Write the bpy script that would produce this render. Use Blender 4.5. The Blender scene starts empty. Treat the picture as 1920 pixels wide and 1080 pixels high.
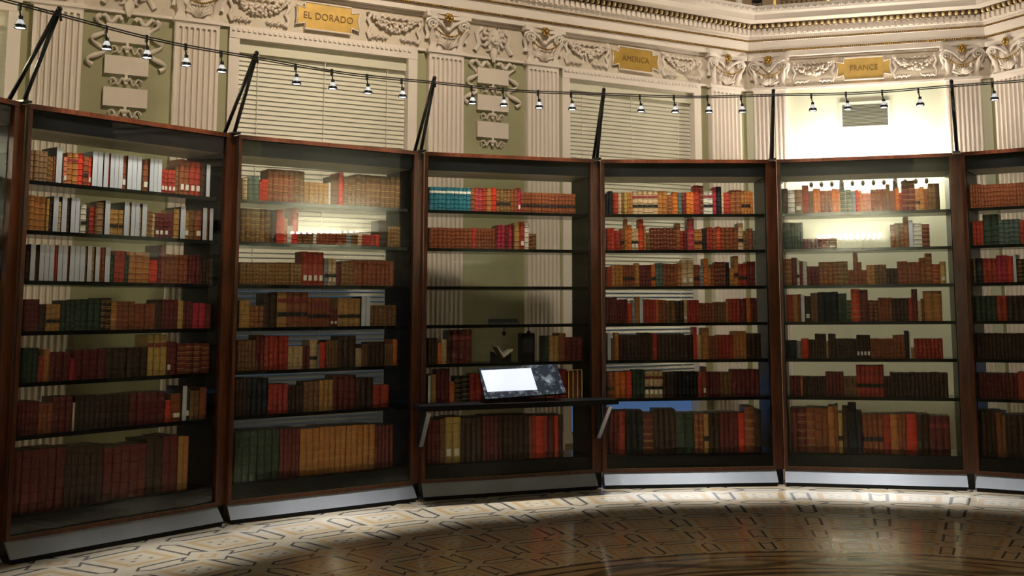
import bpy, math, random
import numpy as np
from mathutils import Vector, Matrix
random.seed(7)
SC = bpy.context.scene
COL = SC.collection
PI = math.pi

# ------------------------------------------------------------------ camera model (fitted to the place)
F, PITCH, ROLL, CZ = 2059.4, .1192, -.0075, 1.4351
PX, PY = 960 + 151.0, 540 - 198.3
C = np.array([1.1447, 4.2305])          # centre of the ring of cases
R, TH0, DTH, INS = 5.2405, .4799, .2927, .0622

def ray(u, v):
    X = u - PX; Y = v - PY
    cr, sr = math.cos(ROLL), math.sin(ROLL)
    x = X * cr + Y * sr; y = -X * sr + Y * cr
    c, s = math.cos(PITCH), math.sin(PITCH)
    return np.array([x, F * c + y * s, F * s - y * c]) / F
def onplane(u, v, P, n):
    r = ray(u, v); o = np.array([0, 0, CZ]); P = np.array(P, float); n = np.array(n, float)
    return o + r * (((P - o) @ n) / (r @ n))
def proj(P):
    x, y, z = P[0], P[1], P[2] - CZ
    c, s = math.cos(PITCH), math.sin(PITCH)
    d = y * c + z * s; u = z * c - y * s
    X = F * x / d; Y = -F * u / d
    cr, sr = math.cos(ROLL), math.sin(ROLL)
    return PX + X * cr - Y * sr, PY + X * sr + Y * cr

cam = bpy.data.cameras.new('camera'); camo = bpy.data.objects.new('camera', cam); COL.objects.link(camo)
Xr = Vector((1, 0, 0)); Fw = Vector((0, math.cos(PITCH), math.sin(PITCH))); Up = Vector((0, -math.sin(PITCH), math.cos(PITCH)))
cr, sr = math.cos(ROLL), math.sin(ROLL)
rx = cr * Xr + sr * Up; up = -sr * Xr + cr * Up
M = Matrix((rx, up, -Fw)).transposed().to_4x4(); M.translation = Vector((0, 0, CZ))
camo.matrix_world = M
cam.sensor_width = 36; cam.lens = F * 36 / 1920
cam.shift_x = -151.0 / 1920; cam.shift_y = -198.3 / 1920
cam.clip_start = .05; cam.clip_end = 100
SC.camera = camo

# ------------------------------------------------------------------ materials
def srgb(r, g, b):
    f = lambda c: (c / 255 / 12.92) if c / 255 <= .04045 else ((c / 255 + .055) / 1.055) ** 2.4
    return (f(r), f(g), f(b), 1)
MATS = {}
def mat(name, col, rough=.5, metal=0, noise=.0, nscale=8, emit=None, estr=0, spec=.5, bump=0, bscale=40, coat=0):
    if name in MATS: return MATS[name]
    m = bpy.data.materials.new(name); m.use_nodes = True
    nt = m.node_tree; b = nt.nodes['Principled BSDF']
    c = col if len(col) == 4 else (*col, 1)
    b.inputs['Base Color'].default_value = c
    b.inputs['Roughness'].default_value = rough; b.inputs['Metallic'].default_value = metal
    b.inputs['Specular IOR Level'].default_value = spec
    if coat: b.inputs['Coat Weight'].default_value = coat; b.inputs['Coat Roughness'].default_value = .1
    if emit: b.inputs['Emission Color'].default_value = (*emit[:3], 1); b.inputs['Emission Strength'].default_value = estr
    if noise or bump:
        tc = nt.nodes.new('ShaderNodeTexCoord')
    if noise:
        n = nt.nodes.new('ShaderNodeTexNoise'); n.inputs['Scale'].default_value = nscale; n.inputs['Detail'].default_value = 5
        nt.links.new(tc.outputs['Object'], n.inputs['Vector'])
        mx = nt.nodes.new('ShaderNodeMix'); mx.data_type = 'RGBA'
        mx.inputs[6].default_value = (*[x * (1 - noise) for x in c[:3]], 1)
        mx.inputs[7].default_value = (*[min(1, x * (1 + noise)) for x in c[:3]], 1)
        nt.links.new(n.outputs['Fac'], mx.inputs[0]); nt.links.new(mx.outputs[2], b.inputs['Base Color'])
    if bump:
        n2 = nt.nodes.new('ShaderNodeTexNoise'); n2.inputs['Scale'].default_value = bscale; n2.inputs['Detail'].default_value = 3
        nt.links.new(tc.outputs['Object'], n2.inputs['Vector'])
        bp = nt.nodes.new('ShaderNodeBump'); bp.inputs['Strength'].default_value = bump; bp.inputs['Distance'].default_value = .01
        nt.links.new(n2.outputs['Fac'], bp.inputs['Height']); nt.links.new(bp.outputs['Normal'], b.inputs['Normal'])
    MATS[name] = m; return m

def wood(name, c1, c2, rough=.28, spec=.5):
    m = bpy.data.materials.new(name); m.use_nodes = True; nt = m.node_tree; b = nt.nodes['Principled BSDF']
    tc = nt.nodes.new('ShaderNodeTexCoord'); mp = nt.nodes.new('ShaderNodeMapping'); mp.inputs['Scale'].default_value = (18, 18, 1.2)
    n = nt.nodes.new('ShaderNodeTexNoise'); n.inputs['Scale'].default_value = 3; n.inputs['Detail'].default_value = 6; n.inputs['Distortion'].default_value = .6
    r = nt.nodes.new('ShaderNodeValToRGB'); r.color_ramp.elements[0].position = .3; r.color_ramp.elements[1].position = .75
    r.color_ramp.elements[0].color = c1; r.color_ramp.elements[1].color = c2
    nt.links.new(tc.outputs['Object'], mp.inputs[0]); nt.links.new(mp.outputs[0], n.inputs[0]); nt.links.new(n.outputs[0], r.inputs[0]); nt.links.new(r.outputs[0], b.inputs['Base Color'])
    b.inputs['Roughness'].default_value = rough; b.inputs['Specular IOR Level'].default_value = spec
    return m
M_WOOD = wood('mahogany', (.040, .010, .0035, 1), (.125, .030, .008, 1), .34, .35)
M_BLACK = mat('black_lacquer', (.005, .005, .0055), .4, spec=.22)
M_SHELF = mat('smoked_glass_shelf', (.008, .009, .008), .15, spec=.4)
M_SOFFIT = mat('pale_soffit', (.62, .58, .48), .5, noise=.15, nscale=6)
M_KICK = mat('grey_slate', (.30, .31, .325), .42, noise=.22, nscale=3.5)
M_STEEL = mat('black_steel', (.008, .008, .008), .35, spec=.5)
M_PLASTER = mat('ivory_plaster', (.70, .61, .53), .6, noise=.08, nscale=3, bump=.1)
M_CREAM = mat('cream_plaster', (.66, .56, .47), .6, noise=.1, nscale=4, bump=.15)
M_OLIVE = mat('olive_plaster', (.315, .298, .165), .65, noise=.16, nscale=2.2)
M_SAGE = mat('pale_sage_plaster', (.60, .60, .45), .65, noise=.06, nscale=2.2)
M_FRIEZE = mat('frieze_plaster', (.58, .49, .38), .62, noise=.2, nscale=5, bump=.5, bscale=22)
M_GOLD = mat('gilding', (.42, .26, .07), .32, 1.0, noise=.3, nscale=30)
M_GOLDD = mat('old_gilding', (.10, .058, .022), .45, .6, noise=.4, nscale=40)
M_EGG = mat('pale_gilt_egg', (.66, .50, .27), .4, .35, noise=.2, nscale=30)
M_TABLET = mat('ochre_gilt_tablet', (.46, .28, .06), .45, .35, noise=.35, nscale=9)
M_INK = mat('engraved_letter_brown', (.17, .09, .02), .7)
M_BLIND = mat('cream_blind', (.60, .56, .43), .45, noise=.03, nscale=2)
M_BACK = mat('dark_recess', (.05, .048, .04), .8)
M_CHROME = mat('polished_reflector', (.75, .77, .8), .12, 1.0)
M_DICHRO = mat('glowing_glass_reflector', (.7, .75, .8), .2, emit=(.85, .9, 1), estr=.4)
M_BRONZE = mat('bronze', (.10, .07, .05), .35, .8)
M_SPOTBULB = mat('spot_lens', (1, 1, 1), .3, emit=(.92, .95, 1), estr=14)
M_BULB = mat('globe_bulb', (1, 1, 1), .3, emit=(1, .93, .8), estr=150)
M_PAINTW = mat('painted_lunette', (.36, .24, .13), .6, noise=.5, nscale=3)
M_PAGE = mat('page_block', (.50, .43, .30), .8)
M_GILT = mat('gilt_tooling', (.55, .33, .10), .4, .5)
M_LW = mat('paper_label', (.80, .74, .62), .7)
M_LD = mat('black_title_label', (.02, .018, .018), .45)
M_LM = mat('red_title_label', (.26, .03, .035), .45)
M_GREYM = mat('grille_grey', (.55, .55, .46), .5)
M_STONE = mat('veined_black_stone', (.004, .006, .010), .55, noise=.5, nscale=14, spec=.06)
def _specks(m):
    nt = m.node_tree; b = nt.nodes['Principled BSDF']; tc = nt.nodes.new('ShaderNodeTexCoord')
    n = nt.nodes.new('ShaderNodeTexNoise'); n.inputs['Scale'].default_value = 16; n.inputs['Detail'].default_value = 9; n.inputs['Roughness'].default_value = .7
    r = nt.nodes.new('ShaderNodeValToRGB'); r.color_ramp.elements[0].position = .50; r.color_ramp.elements[1].position = .74
    r.color_ramp.elements[0].color = (.003, .005, .009, 1); r.color_ramp.elements[1].color = (.22, .25, .27, 1)
    nt.links.new(tc.outputs['Object'], n.inputs[0]); nt.links.new(n.outputs[0], r.inputs[0]); nt.links.new(r.outputs[0], b.inputs['Base Color'])
_specks(M_STONE)
M_SCREEN = mat('lit_screen', (.05, .05, .055), .3, emit=(.80, .84, 1), estr=.82)
M_GOLDW = mat('bright_gold_wire', (.95, .62, .18), .45, .2)

def glass_mat():
    m = bpy.data.materials.new('case_glass'); m.use_nodes = True; nt = m.node_tree
    for n in list(nt.nodes): nt.nodes.remove(n)
    o = nt.nodes.new('ShaderNodeOutputMaterial'); mx = nt.nodes.new('ShaderNodeMixShader')
    t = nt.nodes.new('ShaderNodeBsdfTransparent'); t.inputs[0].default_value = (.97, .98, .97, 1)
    g = nt.nodes.new('ShaderNodeBsdfGlossy'); g.inputs['Roughness'].default_value = .0
    fr = nt.nodes.new('ShaderNodeFresnel'); ge = nt.nodes.new('ShaderNodeNewGeometry'); mr = nt.nodes.new('ShaderNodeMapRange')
    mr.inputs[3].default_value = 1.40; mr.inputs[4].default_value = 1 / 1.40; nt.links.new(ge.outputs['Backfacing'], mr.inputs[0]); nt.links.new(mr.outputs[0], fr.inputs[0])
    nt.links.new(fr.outputs[0], mx.inputs[0]); nt.links.new(t.outputs[0], mx.inputs[1]); nt.links.new(g.outputs[0], mx.inputs[2]); nt.links.new(mx.outputs[0], o.inputs[0])
    return m
M_GLASS = glass_mat()
def pane_mat():
    m = bpy.data.materials.new('dusk_window_pane'); m.use_nodes = True; nt = m.node_tree; b = nt.nodes['Principled BSDF']
    b.inputs['Base Color'].default_value = (.02, .04, .08, 1); b.inputs['Roughness'].default_value = .1
    b.inputs['Emission Color'].default_value = (.20, .40, .90, 1); b.inputs['Emission Strength'].default_value = .26
    return m
M_PANE = pane_mat()

# leather palette: code -> (word for labels, colour)
PAL = {
 'u': ('light brown calf', (.30, .17, .085)), 'b': ('mid brown calf', (.20, .095, .035)), 'd': ('very dark brown', (.055, .024, .014)),
 'k': ('black', (.012, .013, .018)), 'g': ('dark green', (.035, .06, .035)), 'G': ('grey-green', (.10, .14, .11)),
 'T': ('teal', (.03, .17, .22)), 'r': ('bright red', (.62, .045, .02)), 'R': ('red leather', (.38, .04, .022)),
 'm': ('maroon', (.15, .022, .02)), 'p': ('crimson', (.42, .025, .05)), 'n': ('reddish brown', (.27, .075, .028)),
 'o': ('orange', (.62, .16, .025)), 'O': ('orange-tan calf', (.46, .18, .045)), 't': ('golden tan', (.44, .23, .07)),
 'a': ('salmon red', (.62, .20, .11)), 'c': ('cream-tan', (.58, .40, .22)), 'y': ('ochre yellow', (.50, .33, .09)),
 'W': ('cream vellum', (.72, .66, .54)), 'e': ('grey cloth', (.26, .25, .24)), 'w': ('white', (.60, .62, .67))}
LEATHER = {k: mat('cover_' + v[0].replace(' ', '_').replace('-', '_'), v[1], .42 if k not in 'wW' else .6, noise=.28 if k not in 'wW' else .05, nscale=22, spec=.45) for k, v in PAL.items()}

# ------------------------------------------------------------------ mesh builder
class MB:
    def __init__(s): s.v = []; s.f = []; s.m = []; s.mats = []; s.sm = []
    def mi(s, m):
        if m not in s.mats: s.mats.append(m)
        return s.mats.index(m)
    def add(s, vs, fs, m, smooth=False, T=None):
        k = len(s.v); mi = s.mi(m)
        s.v += [tuple(T(*p)) if T else tuple(p) for p in vs]
        for f in fs: s.f.append(tuple(i + k for i in f)); s.m.append(mi); s.sm.append(smooth)
        return s
    def box(s, x0, x1, y0, y1, z0, z1, m, T=None):
        vs = [(x0, y0, z0), (x1, y0, z0), (x1, y1, z0), (x0, y1, z0), (x0, y0, z1), (x1, y0, z1), (x1, y1, z1), (x0, y1, z1)]
        return s.add(vs, [(3, 2, 1, 0), (4, 5, 6, 7), (0, 1, 5, 4), (1, 2, 6, 5), (2, 3, 7, 6), (3, 0, 4, 7)], m, False, T)
    def prism(s, poly, y0, y1, m, T=None):          # poly in x,z ; extruded along y
        n = len(poly)
        vs = [(x, y0, z) for x, z in poly] + [(x, y1, z) for x, z in poly]
        fs = [tuple(range(n)), tuple(range(2 * n - 1, n - 1, -1))] + [(i, i + n, (i + 1) % n + n, (i + 1) % n) for i in range(n)]
        return s.add(vs, fs, m, False, T)
    def profile(s, prof, path, m, smooth=False):    # prof: (off toward room, z) open list; path: list of (point fn) -> list of callables
        rows = [[p(o, z) for o, z in prof] for p in path]
        n = len(prof); vs = [q for r in rows for q in r]; fs = []
        for i in range(len(rows) - 1):
            for j in range(n - 1):
                a = i * n + j; fs.append((a, a + n, a + n + 1, a + 1))
        return s.add(vs, fs, m, smooth)
    def tube(s, pts, r, m, n=8, caps=True):
        pts = [Vector(p) for p in pts]; rs = r if isinstance(r, (list, tuple)) else [r] * len(pts)
        vs = []; up0 = Vector((.13, .27, 1)).normalized()
        for i, p in enumerate(pts):
            d = (pts[min(i + 1, len(pts) - 1)] - pts[max(i - 1, 0)]).normalized()
            a = d.cross(up0)
            if a.length < .1: a = d.cross(Vector((1, 0, 0)))
            a.normalize(); b = d.cross(a)
            for j in range(n):
                t = 2 * PI * j / n; vs.append(p + (a * math.cos(t) + b * math.sin(t)) * rs[i])
        fs = [(i * n + j, i * n + (j + 1) % n, (i + 1) * n + (j + 1) % n, (i + 1) * n + j) for i in range(len(pts) - 1) for j in range(n)]
        if caps: fs += [tuple(range(n - 1, -1, -1)), tuple((len(pts) - 1) * n + j for j in range(n))]
        return s.add(vs, fs, m, True)
    def ball(s, c, r, m, nu=8, nv=5, sc=(1, 1, 1)):
        vs = [(c[0], c[1], c[2] + r * sc[2])]
        for i in range(1, nv):
            t = PI * i / nv
            for j in range(nu):
                a = 2 * PI * j / nu
                vs.append((c[0] + r * sc[0] * math.sin(t) * math.cos(a), c[1] + r * sc[1] * math.sin(t) * math.sin(a), c[2] + r * sc[2] * math.cos(t)))
        vs.append((c[0], c[1], c[2] - r * sc[2])); L = len(vs) - 1
        fs = [(0, 1 + j, 1 + (j + 1) % nu) for j in range(nu)]
        for i in range(nv - 2):
            for j in range(nu):
                a = 1 + i * nu + j; b = 1 + i * nu + (j + 1) % nu; fs.append((a, a + nu, b + nu, b))
        fs += [(L, 1 + (nv - 2) * nu + (j + 1) % nu, 1 + (nv - 2) * nu + j) for j in range(nu)]
        return s.add(vs, fs, m, True)
    def lathe(s, c, prof, m, n=12, smooth=True):    # prof (r,z)
        vs = []; k = len(prof)
        for r, z in prof:
            for j in range(n): vs.append((c[0] + r * math.cos(2 * PI * j / n), c[1] + r * math.sin(2 * PI * j / n), c[2] + z))
        fs = [(i * n + j, i * n + (j + 1) % n, (i + 1) * n + (j + 1) % n, (i + 1) * n + j) for i in range(k - 1) for j in range(n)]
        return s.add(vs, fs, m, smooth)
    def ribbon(s, pts, w, m, thick=.012, wdir=None):   # strip in x,z plane, raised off the wall (y toward -)
        P = [Vector(p) for p in pts]; vs = []
        for i, p in enumerate(P):
            d = (P[min(i + 1, len(P) - 1)] - P[max(i - 1, 0)]); d.y = 0; d.normalize(); n = Vector((-d.z, 0, d.x))
            ww = w[i] if isinstance(w, (list, tuple)) else w
            vs += [p - n * ww / 2, p - n * ww / 4 + Vector((0, -thick, 0)), p + n * ww / 4 + Vector((0, -thick, 0)), p + n * ww / 2]
        fs = [(i * 4 + j, i * 4 + j + 1, i * 4 + 5 + j, i * 4 + 4 + j) for i in range(len(P) - 1) for j in range(3)]
        return s.add(vs, fs, m, True)
    def mesh(s, name):
        me = bpy.data.meshes.new(name); me.from_pydata([tuple(v) for v in s.v], [], s.f)
        for m in s.mats: me.materials.append(m)
        me.polygons.foreach_set('material_index', s.m); me.polygons.foreach_set('use_smooth', s.sm); me.update()
        return me
    def build(s, name, parent=None, loc=None, rz=0, label=None, cat=None, group=None, kind=None):
        o = bpy.data.objects.new(name, s.mesh(name)); COL.objects.link(o)
        if parent: o.parent = parent
        if loc is not None: o.location = loc
        if rz: o.rotation_euler = (0, 0, rz)
        tag(o, label, cat, group, kind); return o
def tag(o, label=None, cat=None, group=None, kind=None):
    if label: o['label'] = label
    if cat: o['category'] = cat
    if group: o['group'] = group
    if kind: o['kind'] = kind
    return o
def empty(name, loc, rz=0, label=None, cat=None, group=None, kind=None):
    o = bpy.data.objects.new(name, None); COL.objects.link(o); o.empty_display_size = .1
    o.location = loc; o.rotation_euler = (0, 0, rz); return tag(o, label, cat, group, kind)
def copy_tree(o, parent=None):
    c = o.copy(); COL.objects.link(c); c.parent = parent
    for ch in o.children: copy_tree(ch, c)
    return c

# ------------------------------------------------------------------ frames
def caseframe(i):
    a = TH0 + DTH * (i - 1); b = a + DTH
    A = np.array([C[0] - R * math.cos(a), C[1] + R * math.sin(a)]); B = np.array([C[0] - R * math.cos(b), C[1] + R * math.sin(b)])
    W = float(np.linalg.norm(B - A)); t = (B - A) / W; out = np.array([-t[1], t[0]])
    return A, t, out, W, math.atan2(t[1], t[0])
W = caseframe(1)[3]
def cworld(i, s, d, z):
    A, t, out, _, _ = caseframe(i); p = A + t * s + out * d; return Vector((p[0], p[1], z))
def cloc(i, u, v, d):
    A, t, out, _, _ = caseframe(i); P = A + out * d
    q = onplane(u, v, [*P, 0], [*out, 0]); return float((q[:2] - P) @ t), float(q[2])

# walls of the octagonal pavilion
AW = 8.0; TM = math.radians(13.7)
def wallnormal(deg): a = math.radians(deg); return np.array([math.sin(a), math.cos(a)])
nM = wallnormal(13.7); nL = wallnormal(13.7 - 45); nR = wallnormal(13.7 + 45)
PM = C + nM * AW; HALF = 1.319
tM = np.array([nM[1], -nM[0]])
VL = PM - tM * HALF; VR = PM + tM * HALF     # corners of the short wall
LW = 9.76
def wallframe(k):
    if k == 'l': n, O = nL, VL
    elif k == 'm': n, O = nM, VL
    elif k == 'r': n, O = nR, VR
    t = np.array([n[1], -n[0]]); return O, t, n, math.atan2(t[1], t[0])
def wworld(k, s, y, z):
    O, t, n, _ = wallframe(k); p = O + t * s + n * y; return Vector((p[0], p[1], z))

# ------------------------------------------------------------------ floor material
def floor_material():
    m = bpy.data.materials.new('polar_marble_mosaic'); m.use_nodes = True; nt = m.node_tree; N = nt.nodes; b = N['Principled BSDF']
    def mt(op, a, b_=None, c=None, clamp=False):
        n = N.new('ShaderNodeMath'); n.operation = op; n.use_clamp = clamp
        for i, x in enumerate((a, b_, c)):
            if x is None: continue
            if isinstance(x, (int, float)): n.inputs[i].default_value = x
            else: nt.links.new(x, n.inputs[i])
        return n.outputs[0]
    def mix(f, a, b_):
        n = N.new('ShaderNodeMix'); n.data_type = 'RGBA'
        for i, x in ((0, f), (6, a), (7, b_)):
            if isinstance(x, (int, float)): n.inputs[i].default_value = x
            elif isinstance(x, tuple): n.inputs[i].default_value = (*x, 1)
            else: nt.links.new(x, n.inputs[i])
        return n.outputs[2]
    g = N.new('ShaderNodeNewGeometry'); sp = N.new('ShaderNodeSeparateXYZ'); nt.links.new(g.outputs['Position'], sp.inputs[0])
    dx = mt('SUBTRACT', sp.outputs[0], float(C[0])); dy = mt('SUBTRACT', sp.outputs[1], float(C[1]))
    r = mt('SQRT', mt('ADD', mt('MULTIPLY', dx, dx), mt('MULTIPLY', dy, dy)))
    th = mt('ARCTAN2', dx, dy)
    u = mt('ADD', mt('DIVIDE', mt('SUBTRACT', th, math.radians(5.83)), math.radians(7.347)), 60)
    v = mt('ADD', mt('DIVIDE', mt('LOGARITHM', mt('DIVIDE', r, 4.97), math.e), .12823), 40)
    fu = mt('FRACT', u); fv = mt('FRACT', v); iu = mt('FLOOR', u); iv = mt('FLOOR', v)
    ru = mt('FLOOR', mt('ADD', u, .5)); rv = mt('FLOOR', mt('ADD', v, .5))
    du = mt('ABSOLUTE', mt('SUBTRACT', u, ru)); dv = mt('ABSOLUTE', mt('SUBTRACT', v, rv))
    def bar(frac, side, parity):
        q = mt('ADD', mt('MULTIPLY', mt('SUBTRACT', 1, parity), frac), mt('MULTIPLY', parity, mt('SUBTRACT', 1, frac)))
        d1 = mt('SUBTRACT', side, .105)
        d2 = mt('SUBTRACT', mt('ADD', .15, side), q)
        d3 = mt('SUBTRACT', q, mt('ADD', .68, mt('MULTIPLY', side, 1.1)))
        d = mt('MAXIMUM', d1, mt('MAXIMUM', d2, d3))
        return mt('LESS_THAN', mt('ABSOLUTE', d), .021), mt('LESS_THAN', d, 0.0)
    par_t = mt('MODULO', mt('ADD', iu, rv), 2); par_r = mt('MODULO', mt('ADD', ru, iv), 2)
    o1, i1 = bar(fu, dv, par_t); o2, i2 = bar(fv, du, par_r)
    cu = mt('ABSOLUTE', mt('SUBTRACT', fu, .5)); cv = mt('ABSOLUTE', mt('SUBTRACT', fv, .5))
    mm = mt('MAXIMUM', cu, cv)
    orr = mt('MULTIPLY', mt('GREATER_THAN', mm, .205), mt('LESS_THAN', mm, .28))
    dot1 = mt('LESS_THAN', mt('ADD', cu, mt('MULTIPLY', cv, 2)), .035)
    dot2 = mt('LESS_THAN', mt('ADD', mt('ABSOLUTE', mt('SUBTRACT', cu, .10)), mt('MULTIPLY', mt('ABSOLUTE', mt('SUBTRACT', cv, .09)), 2)), .04)
    dots = mt('MAXIMUM', dot1, dot2)
    nodeb = mt('MODULO', mt('ADD', ru, rv), 2)
    nn = mt('ADD', du, dv)
    sm = mt('MULTIPLY', nodeb, mt('MULTIPLY', mt('GREATER_THAN', nn, .07), mt('LESS_THAN', nn, .13)))
    lines = mt('LESS_THAN', mt('FRACT', mt('MULTIPLY', mm, 26)), .18)
    nz = N.new('ShaderNodeTexNoise'); nz.inputs['Scale'].default_value = 5; nz.inputs['Detail'].default_value = 8
    nt.links.new(g.outputs['Position'], nz.inputs[0])
    vo = N.new('ShaderNodeTexVoronoi'); vo.inputs['Scale'].default_value = 45; nt.links.new(g.outputs['Position'], vo.inputs['Vector'])
    base = mix(nz.outputs['Fac'], (.60, .47, .28), (.80, .70, .55))
    base = mix(mt('MULTIPLY', vo.outputs['Distance'], .25), base, (.45, .36, .24))
    base = mix(mt('MULTIPLY', lines, .25), base, (.48, .40, .30))
    base = mix(mt('MAXIMUM', mt('MULTIPLY', orr, .75), mt('MULTIPLY', sm, .8)), base, (.58, .36, .15))
    dark = mt('MAXIMUM', mt('MAXIMUM', o1, o2), dots)
    base = mix(mt('MULTIPLY', dark, .9), base, (.085, .075, .07))
    # inner border rings
    inner = mt('LESS_THAN', r, 2.64)
    wave = mt('ADD', 2.34, mt('MULTIPLY', mt('SINE', mt('MULTIPLY', th, 12)), .09))
    w1 = mt('LESS_THAN', mt('ABSOLUTE', mt('SUBTRACT', r, wave)), .045)
    wave2 = mt('SUBTRACT', 2.34, mt('MULTIPLY', mt('SINE', mt('MULTIPLY', th, 12)), .09))
    w2 = mt('LESS_THAN', mt('ABSOLUTE', mt('SUBTRACT', r, wave2)), .03)
    ring = mix(nz.outputs['Fac'], (.42, .28, .13), (.60, .46, .28))
    ring = mix(mt('MULTIPLY', w1, .8), ring, (.13, .12, .06)); ring = mix(mt('MULTIPLY', w2, .7), ring, (.20, .10, .05))
    for rr, hw in ((2.62, .02), (2.5, .018), (2.18, .018), (2.08, .03)):
        ring = mix(mt('MULTIPLY', mt('LESS_THAN', mt('ABSOLUTE', mt('SUBTRACT', r, rr)), hw), .85), ring, (.08, .05, .03))
    base = mix(inner, base, ring)
    nt.links.new(base, b.inputs['Base Color'])
    rg = N.new('ShaderNodeMapRange'); nt.links.new(nz.outputs['Fac'], rg.inputs[0]); rg.inputs[3].default_value = .05; rg.inputs[4].default_value = .10
    nt.links.new(rg.outputs[0], b.inputs['Roughness']); b.inputs['Specular IOR Level'].default_value = .5
    return m

fl = MB(); n = 64
vs = [(0, 0, 0)] + [(9.6 * math.sin(2 * PI * j / n), 9.6 * math.cos(2 * PI * j / n), 0) for j in range(n)]
fl.add(vs, [(0, 1 + (j + 1) % n, 1 + j) for j in range(n)], floor_material())
vs2 = [(x, y, -.1) for x, y, z in vs]; fl.add(vs2, [(0, 1 + j, 1 + (j + 1) % n) for j in range(n)], M_BACK)
fl.build('floor', loc=(C[0], C[1], 0), kind='structure')

# ------------------------------------------------------------------ walls
H1 = 4.31      # top of the capitals
def wall_holes(name, k, s0, s1, holes, m, y0=0, y1=.3, top=4.9):
    """wall plate from s0 to s1 with rectangular holes (h0,h1,z0,z1)"""
    O, t, nn_, rz = wallframe(k); mb = MB(); xs = [s0]
    for h in sorted(holes): xs += [h[0], h[1]]
    xs.append(s1)
    for i in range(0, len(xs), 2): mb.box(xs[i], xs[i + 1], y0, y1, 0, top, m)
    for h in holes: mb.box(h[0], h[1], y0, y1, 0, h[2], m); mb.box(h[0], h[1], y0, y1, h[3], top, m)
    return mb.build(name, loc=(O[0], O[1], 0), rz=rz, kind='structure')
WZ0, WZ1 = .25, 3.90
BLZ = .86
winL = [(-9.05, -7.37), (-5.73, -4.03), (-2.41, -.69)]
winR = [(.69, 2.41), (4.03, 5.73)]
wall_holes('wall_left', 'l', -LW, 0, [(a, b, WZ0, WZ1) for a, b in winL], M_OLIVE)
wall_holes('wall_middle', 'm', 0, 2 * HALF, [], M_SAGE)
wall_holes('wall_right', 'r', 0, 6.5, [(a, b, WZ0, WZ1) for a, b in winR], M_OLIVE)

def window(idx, k, a, b):
    BLZ = {1: .3, 2: .3, 3: .72, 4: .95, 5: .3}[idx]
    O, t, nn_, rz = wallframe(k); p = wworld(k, (a + b) / 2, 0, 0); hw = (b - a) / 2
    e = empty('window_%d' % idx, p, rz, kind='structure')
    f = MB(); w = .07
    f.box(-hw - .02, -hw + w, -.035, .12, WZ0 - .05, WZ1 + .05, M_PLASTER); f.box(hw - w, hw + .02, -.035, .12, WZ0 - .05, WZ1 + .05, M_PLASTER)
    f.box(-hw - .02, hw + .02, -.04, .12, WZ1 - .06, WZ1 + .05, M_PLASTER); f.box(-hw - .05, hw + .05, -.06, .12, WZ0 - .08, WZ0, M_PLASTER)
    for j in range(int((2 * hw) / .045)): f.box(-hw + j * .045, -hw + j * .045 + .025, -.055, -.03, WZ1 + .002, WZ1 + .022, M_PLASTER)
    f.build('window_frame', e)
    bl = MB(); sl = .042; zt = WZ1 - .17; x0, x1 = -hw + w + .002, hw - w - .002
    nsl = int((zt - BLZ) / sl)
    for j in range(nsl):
        z = zt - j * sl; opn = z < 1.9 and idx in (2, 3)
        ang = math.radians(72 if not opn else 52); dy = .025 * math.cos(ang); dz = .025 * math.sin(ang)
        bl.add([(x0, .06 - dy, z - dz), (x1, .06 - dy, z - dz), (x1, .06, z + .003), (x0, .06, z + .003), (x1, .06 + dy, z + dz), (x0, .06 + dy, z + dz)],
               [(0, 1, 2, 3), (3, 2, 4, 5)], M_BLIND)
    for x in (x0 + .18, 0, x1 - .18): bl.box(x - .003, x + .003, .028, .031, BLZ, zt, M_PLASTER)
    bl.box(x0, x1, .045, .075, BLZ - .04, BLZ - .01, M_BLIND)
    bl.box(x0, x1, .02, .09, zt, WZ1 - .06, M_BLIND)
    bl.build('blind', e)
    g = MB(); g.box(-hw, hw, .2, .21, WZ0, WZ1, M_PANE); g.build('window_pane', e)
    return e
for i, (a, b) in enumerate(winL): window(i + 1, 'l', a, b)
for i, (a, b) in enumerate(winR): window(i + 4, 'r', a, b)

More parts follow.
